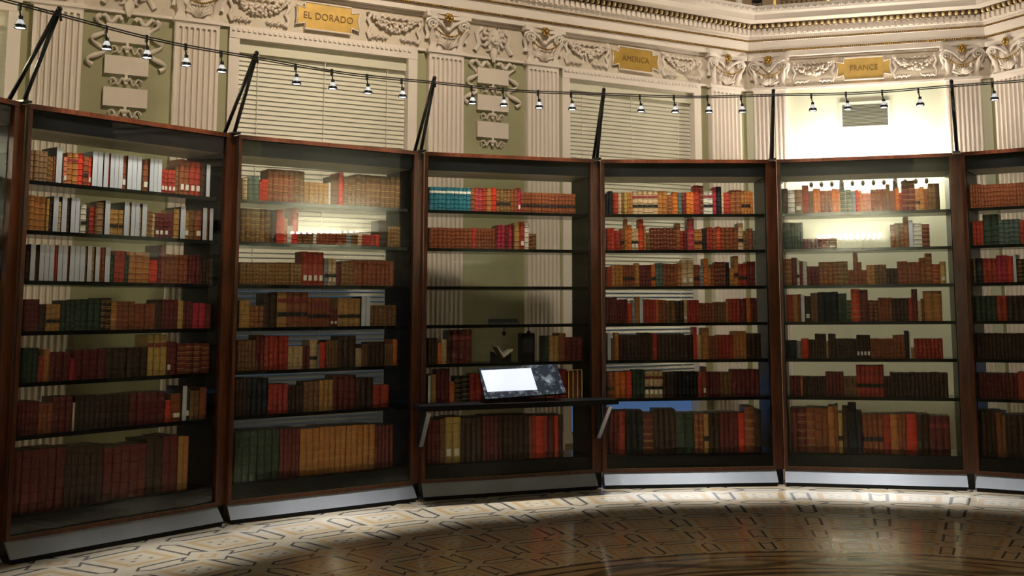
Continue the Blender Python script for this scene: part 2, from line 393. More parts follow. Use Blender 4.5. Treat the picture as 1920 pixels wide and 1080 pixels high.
# ---- pilasters with composite capitals
def leaf(mb, x, z0, h, w, y0, m, lean=0, curl=.05):
    pts = []; ws = []
    for i in range(7):
        t = i / 6; pts.append((x + lean * t * t, y0 - curl * t ** 3, z0 + h * t)); ws.append(w * (1 - .75 * t ** 2) * (.75 + .25 * math.cos(t * 9)))
    mb.ribbon(pts, ws, m, .016)
def pilaster(idx, k, s0, s1, proto={}):
    w = s1 - s0; key = round(w, 2); p = wworld(k, (s0 + s1) / 2, 0, 0); rz = wallframe(k)[3]
    if key in proto:
        c = copy_tree(proto[key]); c.name = 'trim_%d' % idx; c.location = p; c.rotation_euler = (0, 0, rz); return c
    e = empty('trim_%d' % idx, p, rz, kind='structure'); proto[key] = e
    hw = w / 2; sh = MB(); zt = 3.94
    nf = 7; edge = .018; fw = (w - 2 * edge) / nf
    # fluted shaft: cross section with concave flutes, closed by round heads
    xs = []; 
    sec = [(-hw, 0), (-hw, -.07)]
    for j in range(nf):
        a = -hw + edge + j * fw
        sec.append((a + .008, -.07))
        for q in range(1, 6): sec.append((a + .008 + (fw - .016) * q / 6, -.07 + .022 * math.sin(PI * q / 6)))
        sec.append((a + fw - .008, -.07))
    sec += [(hw, -.07), (hw, 0)]
    vs = [(x, y, .3) for x, y in sec] + [(x, y, zt - .035) for x, y in sec]; L = len(sec)
    sh.add(vs, [(i, i + 1, i + 1 + L, i + L) for i in range(L - 1)], M_PLASTER)
    for j in range(nf + 1):
        xx = -hw + edge + j * fw; sh.box(xx - .009, xx + .009, -.074, -.05, .3, zt - .05, M_PLASTER)
    for j in range(nf):      # round flute heads
        xc = -hw + edge + (j + .5) * fw; r_ = fw / 2 - .006; poly = [(xc - fw / 2, zt - .035), (xc - fw / 2, zt - .08)]
        for q in range(7): a = PI - PI * q / 6; poly.append((xc + r_ * math.cos(a), zt - .08 + r_ * math.sin(a)))
        poly += [(xc + fw / 2, zt - .08), (xc + fw / 2, zt - .035)]
        sh.prism(poly[::-1], -.0735, -.05, M_PLASTER)
    sh.box(-hw, hw, -.075, 0, zt - .04, zt - .02, M_PLASTER); sh.box(-hw - .02, hw + .02, -.095, 0, zt - .02, zt + .012, M_PLASTER)
    sh.box(-hw - .03, hw + .03, -.11, 0, 0, .3, M_PLASTER)
    sh.build('shaft', e)
    cp = MB(); z0 = zt + .012; z1 = H1
    cp.prism([(-hw + .02, z0), (hw - .02, z0), (hw - .005, z0 + .2), (hw + .02, z1 - .05), (-hw - .02, z1 - .05), (-hw + .005, z0 + .2)], -.06, 0, M_CREAM)
    # abacus: concave front slab
    ab = [(-hw - .05, -.13)] + [(-hw - .02 + (2 * hw + .04) * q / 8, -.13 + .055 * math.sin(PI * q / 8)) for q in range(9)] + [(hw + .05, -.13), (hw + .05, 0), (-hw - .05, 0)]
    nn2 = len(ab); vs = [(x, y, z1 - .05) for x, y in ab] + [(x, y, z1) for x, y in ab]
    cp.add(vs, [tuple(range(nn2)), tuple(range(2 * nn2 - 1, nn2 - 1, -1))] + [(i, (i + 1) % nn2, (i + 1) % nn2 + nn2, i + nn2) for i in range(nn2)], M_PLASTER)
    for sg in (-1, 1):       # corner volutes
        pts = []; rs = []
        for q in range(22):
            a = q / 21 * 2.2 * 2 * PI; rad = .062 * (1 - q / 24)
            pts.append((sg * (hw - .015) + sg * rad * math.cos(a), -.10 - .01 * (q / 21), z1 - .115 + rad * math.sin(a))); rs.append(.016 * (1 - .5 * q / 21))
        cp.tube(pts, rs, M_PLASTER, 6)
        pts = [(sg * .02, -.085, z0 + .20), (sg * hw * .35, -.10, z0 + .25), (sg * hw * .75, -.11, z1 - .065), (sg * hw, -.11, z1 - .055)]
        cp.tube(pts, .016, M_PLASTER, 6)
        leaf(cp, sg * hw * .78, z0, .2, .10, -.065, M_CREAM, sg * .035, .06)
        leaf(cp, sg * hw * .42, z0, .15, .07, -.07, M_CREAM, sg * .012, .05)
        leaf(cp, sg * (hw + .005), z0 + .1, .16, .07, -.05, M_PLASTER, sg * .05, .05)
    # scallop shell
    for q in range(9):
        a = math.radians(25 + 130 * q / 8); L_ = .115
        cp.tube([(.012 * math.cos(a), -.075, z0 + .015), (.6 * L_ * math.cos(a), -.10, z0 + .02 + .6 * L_ * math.sin(a)), (L_ * math.cos(a), -.085, z0 + .02 + L_ * math.sin(a))], [.004, .012, .015], M_CREAM, 6)
    cp.ball((0, -.10, z0 + .2), .028, M_CREAM); cp.build('capital', e)
    gd = MB()
    for q in range(19):      # bead garland between the volutes
        t = -1 + 2 * q / 18; gd.ball((t * (hw - .02), -.135 + .02 * t * t, z0 + .125 + .085 * t * t), .0105, M_GOLD, 6, 4)
    gd.build('bead_garland', e)
    rs_ = MB()
    for q in range(6):
        a = q * PI / 3; rs_.ball((.028 * math.cos(a), -.12, z1 - .045 + .028 * math.sin(a)), .021, M_GOLD, 6, 4, (1, .7, 1))
    rs_.ball((0, -.14, z1 - .045), .016, M_GOLD, 8, 5); rs_.build('rosette', e)
    return e
pl = [('l', -7.27, -6.91), ('l', -6.20, -5.84), ('l', -3.905, -3.545), ('l', -2.85, -2.49), ('l', -.55, -.13), ('m', .09, .45), ('m', 2.17, 2.53), ('r', .10, .52), ('r', 2.49, 2.85)]
for i, (k, a, b) in enumerate(pl): pilaster(i + 1, k, a, b)

# ---- frieze band and entablature
def corner_path(pts_k):
    """points (k,s) or mitred corners -> callables (off,z)->world"""
    out = []
    for q in pts_k:
        if q[0] == 'VL' or q[0] == 'VR':
            n1, n2 = (nL, nM) if q[0] == 'VL' else (nM, nR); V = VL if q[0] == 'VL' else VR
            bis = (n1 + n2); bis = bis / np.linalg.norm(bis); k_ = 1 / math.cos(math.radians(22.5))
            out.append(lambda o, z, V=V, bis=bis, k_=k_: (V[0] - bis[0] * o * k_, V[1] - bis[1] * o * k_, z))
        else:
            k, s = q
            out.append(lambda o, z, k=k, s=s: tuple(wworld(k, s, -o, z)))
    return out
PATH = corner_path([('l', -LW), ('VL',), ('VR',), ('r', 6.5)])
ent = MB()
prof = [(.0, 4.30), (.10, 4.30), (.10, 4.355), (.115, 4.36), (.115, 4.375), (.12, 4.38), (.13, 4.47), (.145, 4.475), (.145, 4.49), (.15, 4.495),
        (.16, 4.53), (.18, 4.535), (.18, 4.60), (.21, 4.605), (.215, 4.61), (.25, 4.65), (.30, 4.66), (.36, 4.665), (.36, 4.725), (.37, 4.73), (.40, 4.745), (.42, 4.79), (.425, 4.81), (.0, 4.83)]
ent.profile(prof, PATH, M_PLASTER); ent.build('trim_20', kind='structure')
def along(k, s0, s1, step):
    n_ = max(1, int(abs(s1 - s0) / step)); return [(s0 + (s1 - s0) * (i + .5) / n_) for i in range(n_)]
def clipS(o): return o * math.tan(math.radians(22.5))
dn = MB(); be = MB(); eg = MB(); ac = MB()
for k, s0, s1 in (('l', -7.9, 0), ('m', 0, 2 * HALF), ('r', 0, 2.6)):
    def ends(o):
        c = clipS(o); return (s0, s1 - c) if k == 'l' else ((s0 + c, s1 - c) if k == 'm' else (s0 + c, s1))
    T = lambda x, y, z, k=k: tuple(wworld(k, x, y, z))
    a, b = ends(.2)
    for s in along(k, a, b, .062): dn.box(s - .019, s + .019, -.215, -.17, 4.54, 4.60, M_PLASTER, T)
    a, b = ends(.15)
    for s in along(k, a, b, .03): dn.box(s - .011, s + .011, -.158, -.14, 4.505, 4.53, M_PLASTER, T)
    for o, z, r_ in ((.12, 4.368, .0105), (.15, 4.484, .0095)):
        a, b = ends(o)
        for s in along(k, a, b, .022):
            p = wworld(k, s, -o, z); be.ball(p, r_, M_GOLD, 5, 3)
    a, b = ends(.25)
    for s in along(k, a, b, .066):
        p = wworld(k, s, -.235, 4.628); eg.ball(p, .0235, M_EGG, 7, 5, (1, 1, 1.1))
        eg.box(s - .033 - .004, s - .033 + .004, -.25, -.22, 4.60, 4.65, M_GOLDD, T)
    a, b = ends(.41)
    for j, s in enumerate(along(k, a, b, .04)):
        zz = 4.772; ac.ribbon([T(s - .02, -.405, zz - .018 + .03 * (j % 2)), T(s, -.418, zz), T(s + .02, -.405, zz + .018 - .03 * (j % 2))], .014, M_PLASTER, .008)
        p = wworld(k, s, -.415, zz); ac.ball(p, .013, M_PLASTER, 5, 3)
dn.build('trim_21', kind='structure'); be.build('trim_22', kind='structure'); eg.build('trim_23', kind='structure'); ac.build('trim_24', kind='structure')
# gilt fillet under the egg moulding
gf = MB(); gf.profile([(.212, 4.603), (.222, 4.612), (.235, 4.628), (.248, 4.648), (.26, 4.652)], PATH, M_GOLDD); gf.profile([(.117, 4.354), (.118, 4.382)], PATH, M_GOLDD); gf.profile([(.147, 4.472), (.148, 4.496)], PATH, M_GOLDD); gf.build('trim_25', kind='structure')
# upper storey wall with painted panels
uw = MB(); uw.profile([(-.05, 4.8), (-.05, 6.2)], PATH, M_PAINTW); uw.build('wall_upper', kind='structure')
up_ = MB()
for k, lst in (('l', ((-1.95, -.85), (-3.3, -2.2))), ('m', ((.35, .95), (1.05, 2.2)))):
    T = lambda x, y, z, k=k: tuple(wworld(k, x, y, z))
    for a, b in lst:
        for zz in (4.9, 5.6): up_.box(a, b, .02, .05, zz, zz + .03, M_GOLD, T)
        for x in (a, b): up_.box(x - .015, x + .015, .02, .05, 4.9, 5.6, M_GOLD, T)
        up_.box(a + .06, b - .06, .03, .05, 4.99, 5.55, M_TABLET, T)
        for q in range(9): up_.ball(wworld(k, a + .08 + (b - a - .16) * q / 8, .03, 4.955), .014, M_GOLD, 5, 3)
up_.build('trim_26', kind='structure')

# frieze fields between capitals
fz = MB()
for k, a, b in (('l', -LW, 0), ('m', 0, 2 * HALF), ('r', 0, 6.5)):
    T = lambda x, y, z, k=k: tuple(wworld(k, x, y, z)); fz.box(a, b, -.02, 0, 3.95, 4.31, M_FRIEZE, T)
    for z in (3.945, 4.285): fz.box(a, b, -.035, 0, z - .012, z + .012, M_PLASTER, T)
fz.build('trim_27', kind='structure')

# ---- tablets with names
def tablet(text, k, sc, lab):
    p = wworld(k, sc, 0, 4.12); rz = wallframe(k)[3]
    e = empty('name_tablet', p, rz, lab, 'tablet', 'gilt name tablets on the frieze')
    hw, hh, ew, eh = .205, .118, .285, .085
    poly = [(-hw, hh), (-hw - .005, eh - .02), (-ew, eh), (-ew + .012, .0), (-ew, -eh), (-hw - .005, -eh + .02), (-hw, -hh), (hw, -hh), (hw + .005, -eh + .02), (ew, -eh), (ew - .012, 0), (ew, eh), (hw + .005, eh - .02), (hw, hh)]
    MB().prism(poly, -.055, -.01, M_TABLET).build('face', e)
    fr = MB(); P = [(x * 1.035, -.055, z * 1.05) for x, z in poly]; fr.tube(P + [P[0]], .009, M_PLASTER, 6); fr.build('moulding', e)
    cu = bpy.data.curves.new('inscription', 'FONT'); cu.body = text; cu.align_x = 'CENTER'; cu.align_y = 'CENTER'; cu.size = .088; cu.extrude = .002; cu.space_character = 1.05
    cu.materials.append(M_INK); tc_ = bpy.data.objects.new('inscription_curve', cu); me_ = bpy.data.meshes.new_from_object(tc_); bpy.data.objects.remove(tc_)
    t = bpy.data.objects.new('inscription', me_); COL.objects.link(t); t.parent = e
    t.location = (0, -.058, 0); t.rotation_euler = (PI / 2, 0, 0); t.scale = (.9, 1, 1)
    return e
tablet('EL DORADO', 'l', -4.885, 'ochre gilt wall tablet reading EL DORADO above the left blinds')
tablet('AMERICA', 'l', -1.54, 'ochre gilt wall tablet reading AMERICA above the second window')
tablet('FRANCE', 'm', 1.31, 'ochre gilt wall tablet reading FRANCE above the bright corner wall')

# ---- fruit swags
def swag_mesh(w, seed):
    rnd = random.Random(seed); mb = MB(); n_ = 30
    for q in range(n_):
        t = -1 + 2 * q / (n_ - 1); x = t * w / 2; z = .09 + .11 * (t * t) - .10; th_ = .016 + .030 * (1 - t * t)
        for _ in range(5):
            mb.ball((x + rnd.uniform(-.01, .01), -.02 - rnd.uniform(0, .035), z + rnd.uniform(-th_, th_)), rnd.uniform(.010, .019), M_CREAM, 6, 4)
    for sg in (-1, 1):
        pts = [(sg * (w / 2 - .02), -.03, .10), (sg * (w / 2 + .01), -.04, .04), (sg * (w / 2 - .02), -.03, -.02), (sg * (w / 2 + .01), -.03, -.08), (sg * (w / 2 - .015), -.03, -.14)]
        mb.ribbon(pts, .03, M_CREAM, .015)
        for q in range(6):
            x = sg * w * (.12 + .055 * q); mb.ribbon([(x, -.02, -.10), (x + sg * .02, -.035, -.12 - .01 * (q % 2)), (x + sg * .045, -.02, -.095)], [.012, .028, .01], M_CREAM, .014)
    for q in range(7):
        x = -w / 2 + .07 + (w - .14) * q / 6; mb.ribbon([(x - .025, -.02, .075), (x, -.035, .095), (x + .025, -.02, .07)], [.01, .03, .01], M_CREAM, .016)
    return mb
where = {('l', -5.5): 'left of the EL DORADO tablet', ('l', -4.25): 'right of the EL DORADO tablet', ('l', -2.14): 'left of the AMERICA tablet', ('l', -.93): 'right of the AMERICA tablet',
         ('m', .76): 'left of the FRANCE tablet', ('m', 1.86): 'right of the FRANCE tablet'}
for j, ((k, s), txt) in enumerate(where.items()):
    swag_mesh(.50 if k == 'l' else .44, j).build('plaster_garland', loc=wworld(k, s, -.015, 4.125), rz=wallframe(k)[3], label='cream plaster fruit garland on the frieze ' + txt, cat='garland', group='plaster garlands on the frieze')

# ---- stacked blank plaques with ribbons and a mask
def plaque_group(sc, lab, grp):
    p = wworld('l', sc, 0, 0); rz = wallframe('l')[3]
    e = empty('plaque_ornament', p, rz, lab, 'wall ornament', 'ribboned plaque ornaments on the left wall')
    for z0, z1 in ((3.685, 3.838), (3.418, 3.570), (3.150, 3.306)):
        MB().box(-.168, .168, -.04, 0, z0, z1, M_CREAM).build('plaque', e)
    for zc in (3.628, 3.362, 3.095):
        sc_ = MB()
        for sg in (-1, 1):
            pts = [(sg * (.01 + .11 * q / 12 + .0), -.02 - .01 * math.sin(q), zc + .028 * math.sin(q * .85)) for q in range(13)]
            sc_.tube(pts, [.012 - .0006 * q for q in range(13)], M_CREAM, 6)
            a0 = [(sg * (.10 + .025 * math.cos(a)), -.025, zc + .025 * math.sin(a)) for a in [i * .6 for i in range(9)]]
            sc_.tube(a0, .007, M_CREAM, 5)
        sc_.ball((0, -.03, zc + .02), .022, M_CREAM); sc_.ball((0, -.03, zc - .015), .016, M_CREAM); sc_.ball((0, -.035, zc + .045), .014, M_CREAM)
        sc_.build('scrollwork', e)
    rb = MB()
    for sg in (-1, 1):
        pts = []
        for q in range(34):
            t = q / 33; pts.append((sg * (.19 + .055 * t + (.045 + .02 * t) * math.sin(t * 15 + .5)), -.02 - .015 * math.cos(t * 15), 3.90 - .42 * t))
        rb.ribbon(pts, [.035 + .01 * math.sin(q) for q in range(34)], M_CREAM, .02)
        pts = [(sg * (.05 + .15 * q / 8), -.03, 3.875 + .03 * math.sin(q * 1.1)) for q in range(9)]; rb.ribbon(pts, .035, M_CREAM, .02)
    rb.build('ribbon', e)
    mk = MB()            # lion-like mask in the frieze
    mk.ball((0, -.05, 4.13), .085, M_CREAM, 12, 9, (.85, .7, 1.15)); mk.ball((0, -.11, 4.115), .02, M_CREAM, 8, 6, (1, 1, 1.6)); mk.ball((0, -.105, 4.075), .026, M_CREAM, 8, 5, (1.3, .8, .6))
    for sg in (-1, 1):
        mk.ball((sg * .032, -.10, 4.155), .014, M_CREAM, 8, 5, (1.3, .7, .8)); mk.ball((sg * .035, -.098, 4.10), .022, M_CREAM, 8, 5)
        for q in range(6):
            a = math.radians(20 + q * 32); r0 = .075
            mk.tube([(sg * r0 * math.sin(a), -.05, 4.13 + r0 * math.cos(a)), (sg * (r0 + .04) * math.sin(a + .2), -.045, 4.13 + (r0 + .04) * math.cos(a + .2)), (sg * (r0 + .065) * math.sin(a), -.03, 4.13 + (r0 + .065) * math.cos(a))], [.022, .02, .008], M_CREAM, 6)
        mk.ribbon([(sg * .12, -.03, 4.24), (sg * .18, -.04, 4.18), (sg * .15, -.03, 4.08), (sg * .20, -.03, 4.0)], .05, M_CREAM, .025)
    mk.ribbon([(0, -.04, 4.06), (0, -.05, 3.99), (0, -.04, 3.90)], [.05, .08, .02], M_CREAM, .03)
    mk.build('mask', e)
    return e
plaque_group(-6.565, 'cream lion mask, ribbons and three blank plaques left of the EL DORADO window', 0)
plaque_group(-3.215, 'cream lion mask, ribbons and three blank plaques between the two blinds', 0)

# ---- ventilation grille on the bright corner wall
p = wworld('m', 1.305, 0, 3.60); g = empty('vent_grille', p, wallframe('m')[3], 'grey louvred air vent on the bright wall below the FRANCE tablet', 'vent')
MB().box(-.27, .27, -.025, 0, -.15, -.125, M_SAGE).box(-.27, .27, -.025, 0, .125, .15, M_SAGE).box(-.27, -.245, -.025, 0, -.125, .125, M_SAGE).box(.245, .27, -.025, 0, -.125, .125, M_SAGE).build('frame', g)
mb = MB()
for q in range(16):
    z = -.12 + q * .0155; mb.add([(-.245, -.022, z), (.245, -.022, z), (.245, -.010, z + .010), (-.245, -.010, z + .010)], [(0, 1, 2, 3)], M_GREYM)
mb.box(-.245, .245, -.003, 0, -.125, .125, M_BACK); mb.build('louvres', g)

# ------------------------------------------------------------------ bookcases
SH = [2.285, 1.975, 1.665, 1.354, 1.043, .725, .262]   # shelf top surfaces, last = deck
CDEP = .46
def bookcase(name, lab):
    e = empty(name, (0, 0, 0), 0, lab, 'bookcase', 'curved ring of glazed bookcases')
    a, b = INS, W - INS; o = .026; ZB = .152; ZT = 2.72
    for x0, x1 in ((a - o, a), (b, b + o)): MB().box(x0, x1, -.012, CDEP + .01, .125, 2.742, M_WOOD).build('stile', e)
    MB().box(a - o, b + o, -.02, CDEP + .02, ZT, 2.75, M_WOOD).build('top_rail', e)
    MB().box(a, b, -.012, CDEP, .125, ZB, M_WOOD).box(a, b, -.0125, 0, ZB - .004, ZB + .002, M_GOLDD).build('bottom_rail', e)
    MB().box(a, b, .012, .03, 2.605, ZT, M_BLACK).build('header_panel', e)
    MB().box(a, b, .03, CDEP, 2.605, 2.612, M_SOFFIT).build('soffit', e)
    MB().box(a, b, .012, .03, ZB, .255, M_BLACK).build('base_panel', e)
    for x0, x1 in ((a, a + .006), (b - .006, b)): MB().box(x0, x1, .03, CDEP, ZB, 2.605, M_BLACK).build('side_panel', e)
    MB().box(a + .006, b - .006, .02, CDEP, .242, SH[6], M_SHELF).build('deck', e)
    for z in SH[:6]: MB().box(a + .008, b - .008, .05, .40, z - .026, z, M_SHELF).build('shelf', e)
    MB().box(a, b, .004, .010, ZB, ZT, M_GLASS).build('front_glass', e)
    MB().box(a, b, CDEP - .01, CDEP - .004, ZB, ZT, M_GLASS).build('back_glass', e)
    # splayed slate kick plate, standing on a recessed black plinth
    k = MB(); x0, x1 = a - .024, b + .024; q = .079; th = .02
    k.add([(x0, -.0, .122), (x1, -.0, .122), (x1, -q, .03), (x0, -q, .03), (x0, th, .122), (x1, th, .122), (x1, -q + th, .03), (x0, -q + th, .03)],
          [(0, 3, 2, 1), (4, 5, 6, 7), (0, 1, 5, 4), (1, 2, 6, 5), (2, 3, 7, 6), (3, 0, 4, 7)], M_KICK); k.build('kick_plate', e)
    MB().box(x0 + .01, x1 - .01, -q + .004, CDEP - .02, 0, .03, M_BLACK).box(a, b, .03, CDEP - .02, .03, .125, M_BLACK).box(b + .02, W + .022, .012, .036, 0, .125, M_BLACK).build('plinth', e)
    # mitred filler post towards the right-hand neighbour
    MB().prism([(b + o, .125), (W + .036, .125), (W + .036, 2.742), (b + o, 2.742)], .012, .04, M_WOOD).build('filler_post', e)
    return e
CN = {0: ('cut-off mahogany glazed bookcase at the left edge', 'bookcase cut by the left edge'),
      1: ('tall mahogany glazed bookcase with many white slipcases, leftmost whole case', 'leftmost whole bookcase'),
      2: ('tall mahogany glazed bookcase below the EL DORADO window blinds', 'bookcase below the EL DORADO blinds'),
      3: ('mahogany glazed bookcase with empty middle shelves behind the reading ledge', 'bookcase behind the reading ledge'),
      4: ('mahogany glazed bookcase packed with red books, right of the reading ledge', 'bookcase right of the ledge'),
      5: ('mahogany glazed bookcase in front of the bright wall below the FRANCE tablet', 'bookcase below the FRANCE tablet'),
      6: ('mahogany glazed bookcase cut by the right edge of the photo', 'bookcase cut by the right edge')}
proto = None
for i in range(0, 8):
    A, t, out, _, rz = caseframe(i)
    if i == 7: break
    if proto is None: proto = o = bookcase('bookcase', CN[i][0])
    else: o = copy_tree(proto)
    o.location = (A[0], A[1], 0); o.rotation_euler = (0, 0, rz); o['label'] = CN[i][0]

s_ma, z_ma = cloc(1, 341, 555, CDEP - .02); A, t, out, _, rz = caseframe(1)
cu = bpy.data.curves.new('reflected_lettering', 'FONT'); cu.body = 'MA'; cu.align_x = 'CENTER'; cu.align_y = 'CENTER'; cu.size = .05; cu.extrude = .001
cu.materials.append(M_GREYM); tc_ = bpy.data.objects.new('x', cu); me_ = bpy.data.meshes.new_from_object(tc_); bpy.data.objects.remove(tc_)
tt = bpy.data.objects.new('reflected_lettering', me_); COL.objects.link(tt); tt.rotation_euler = (PI / 2, 0, 0); tt.location = (s_ma, CDEP - .012, z_ma)  # reflection of a sign, modelled as solid letters on the back glass
tt.parent = [o for o in COL.objects if o.get('label') == CN[1][0]][0]; tt['label'] = 'grey letters MA set on the glass as a reflection'

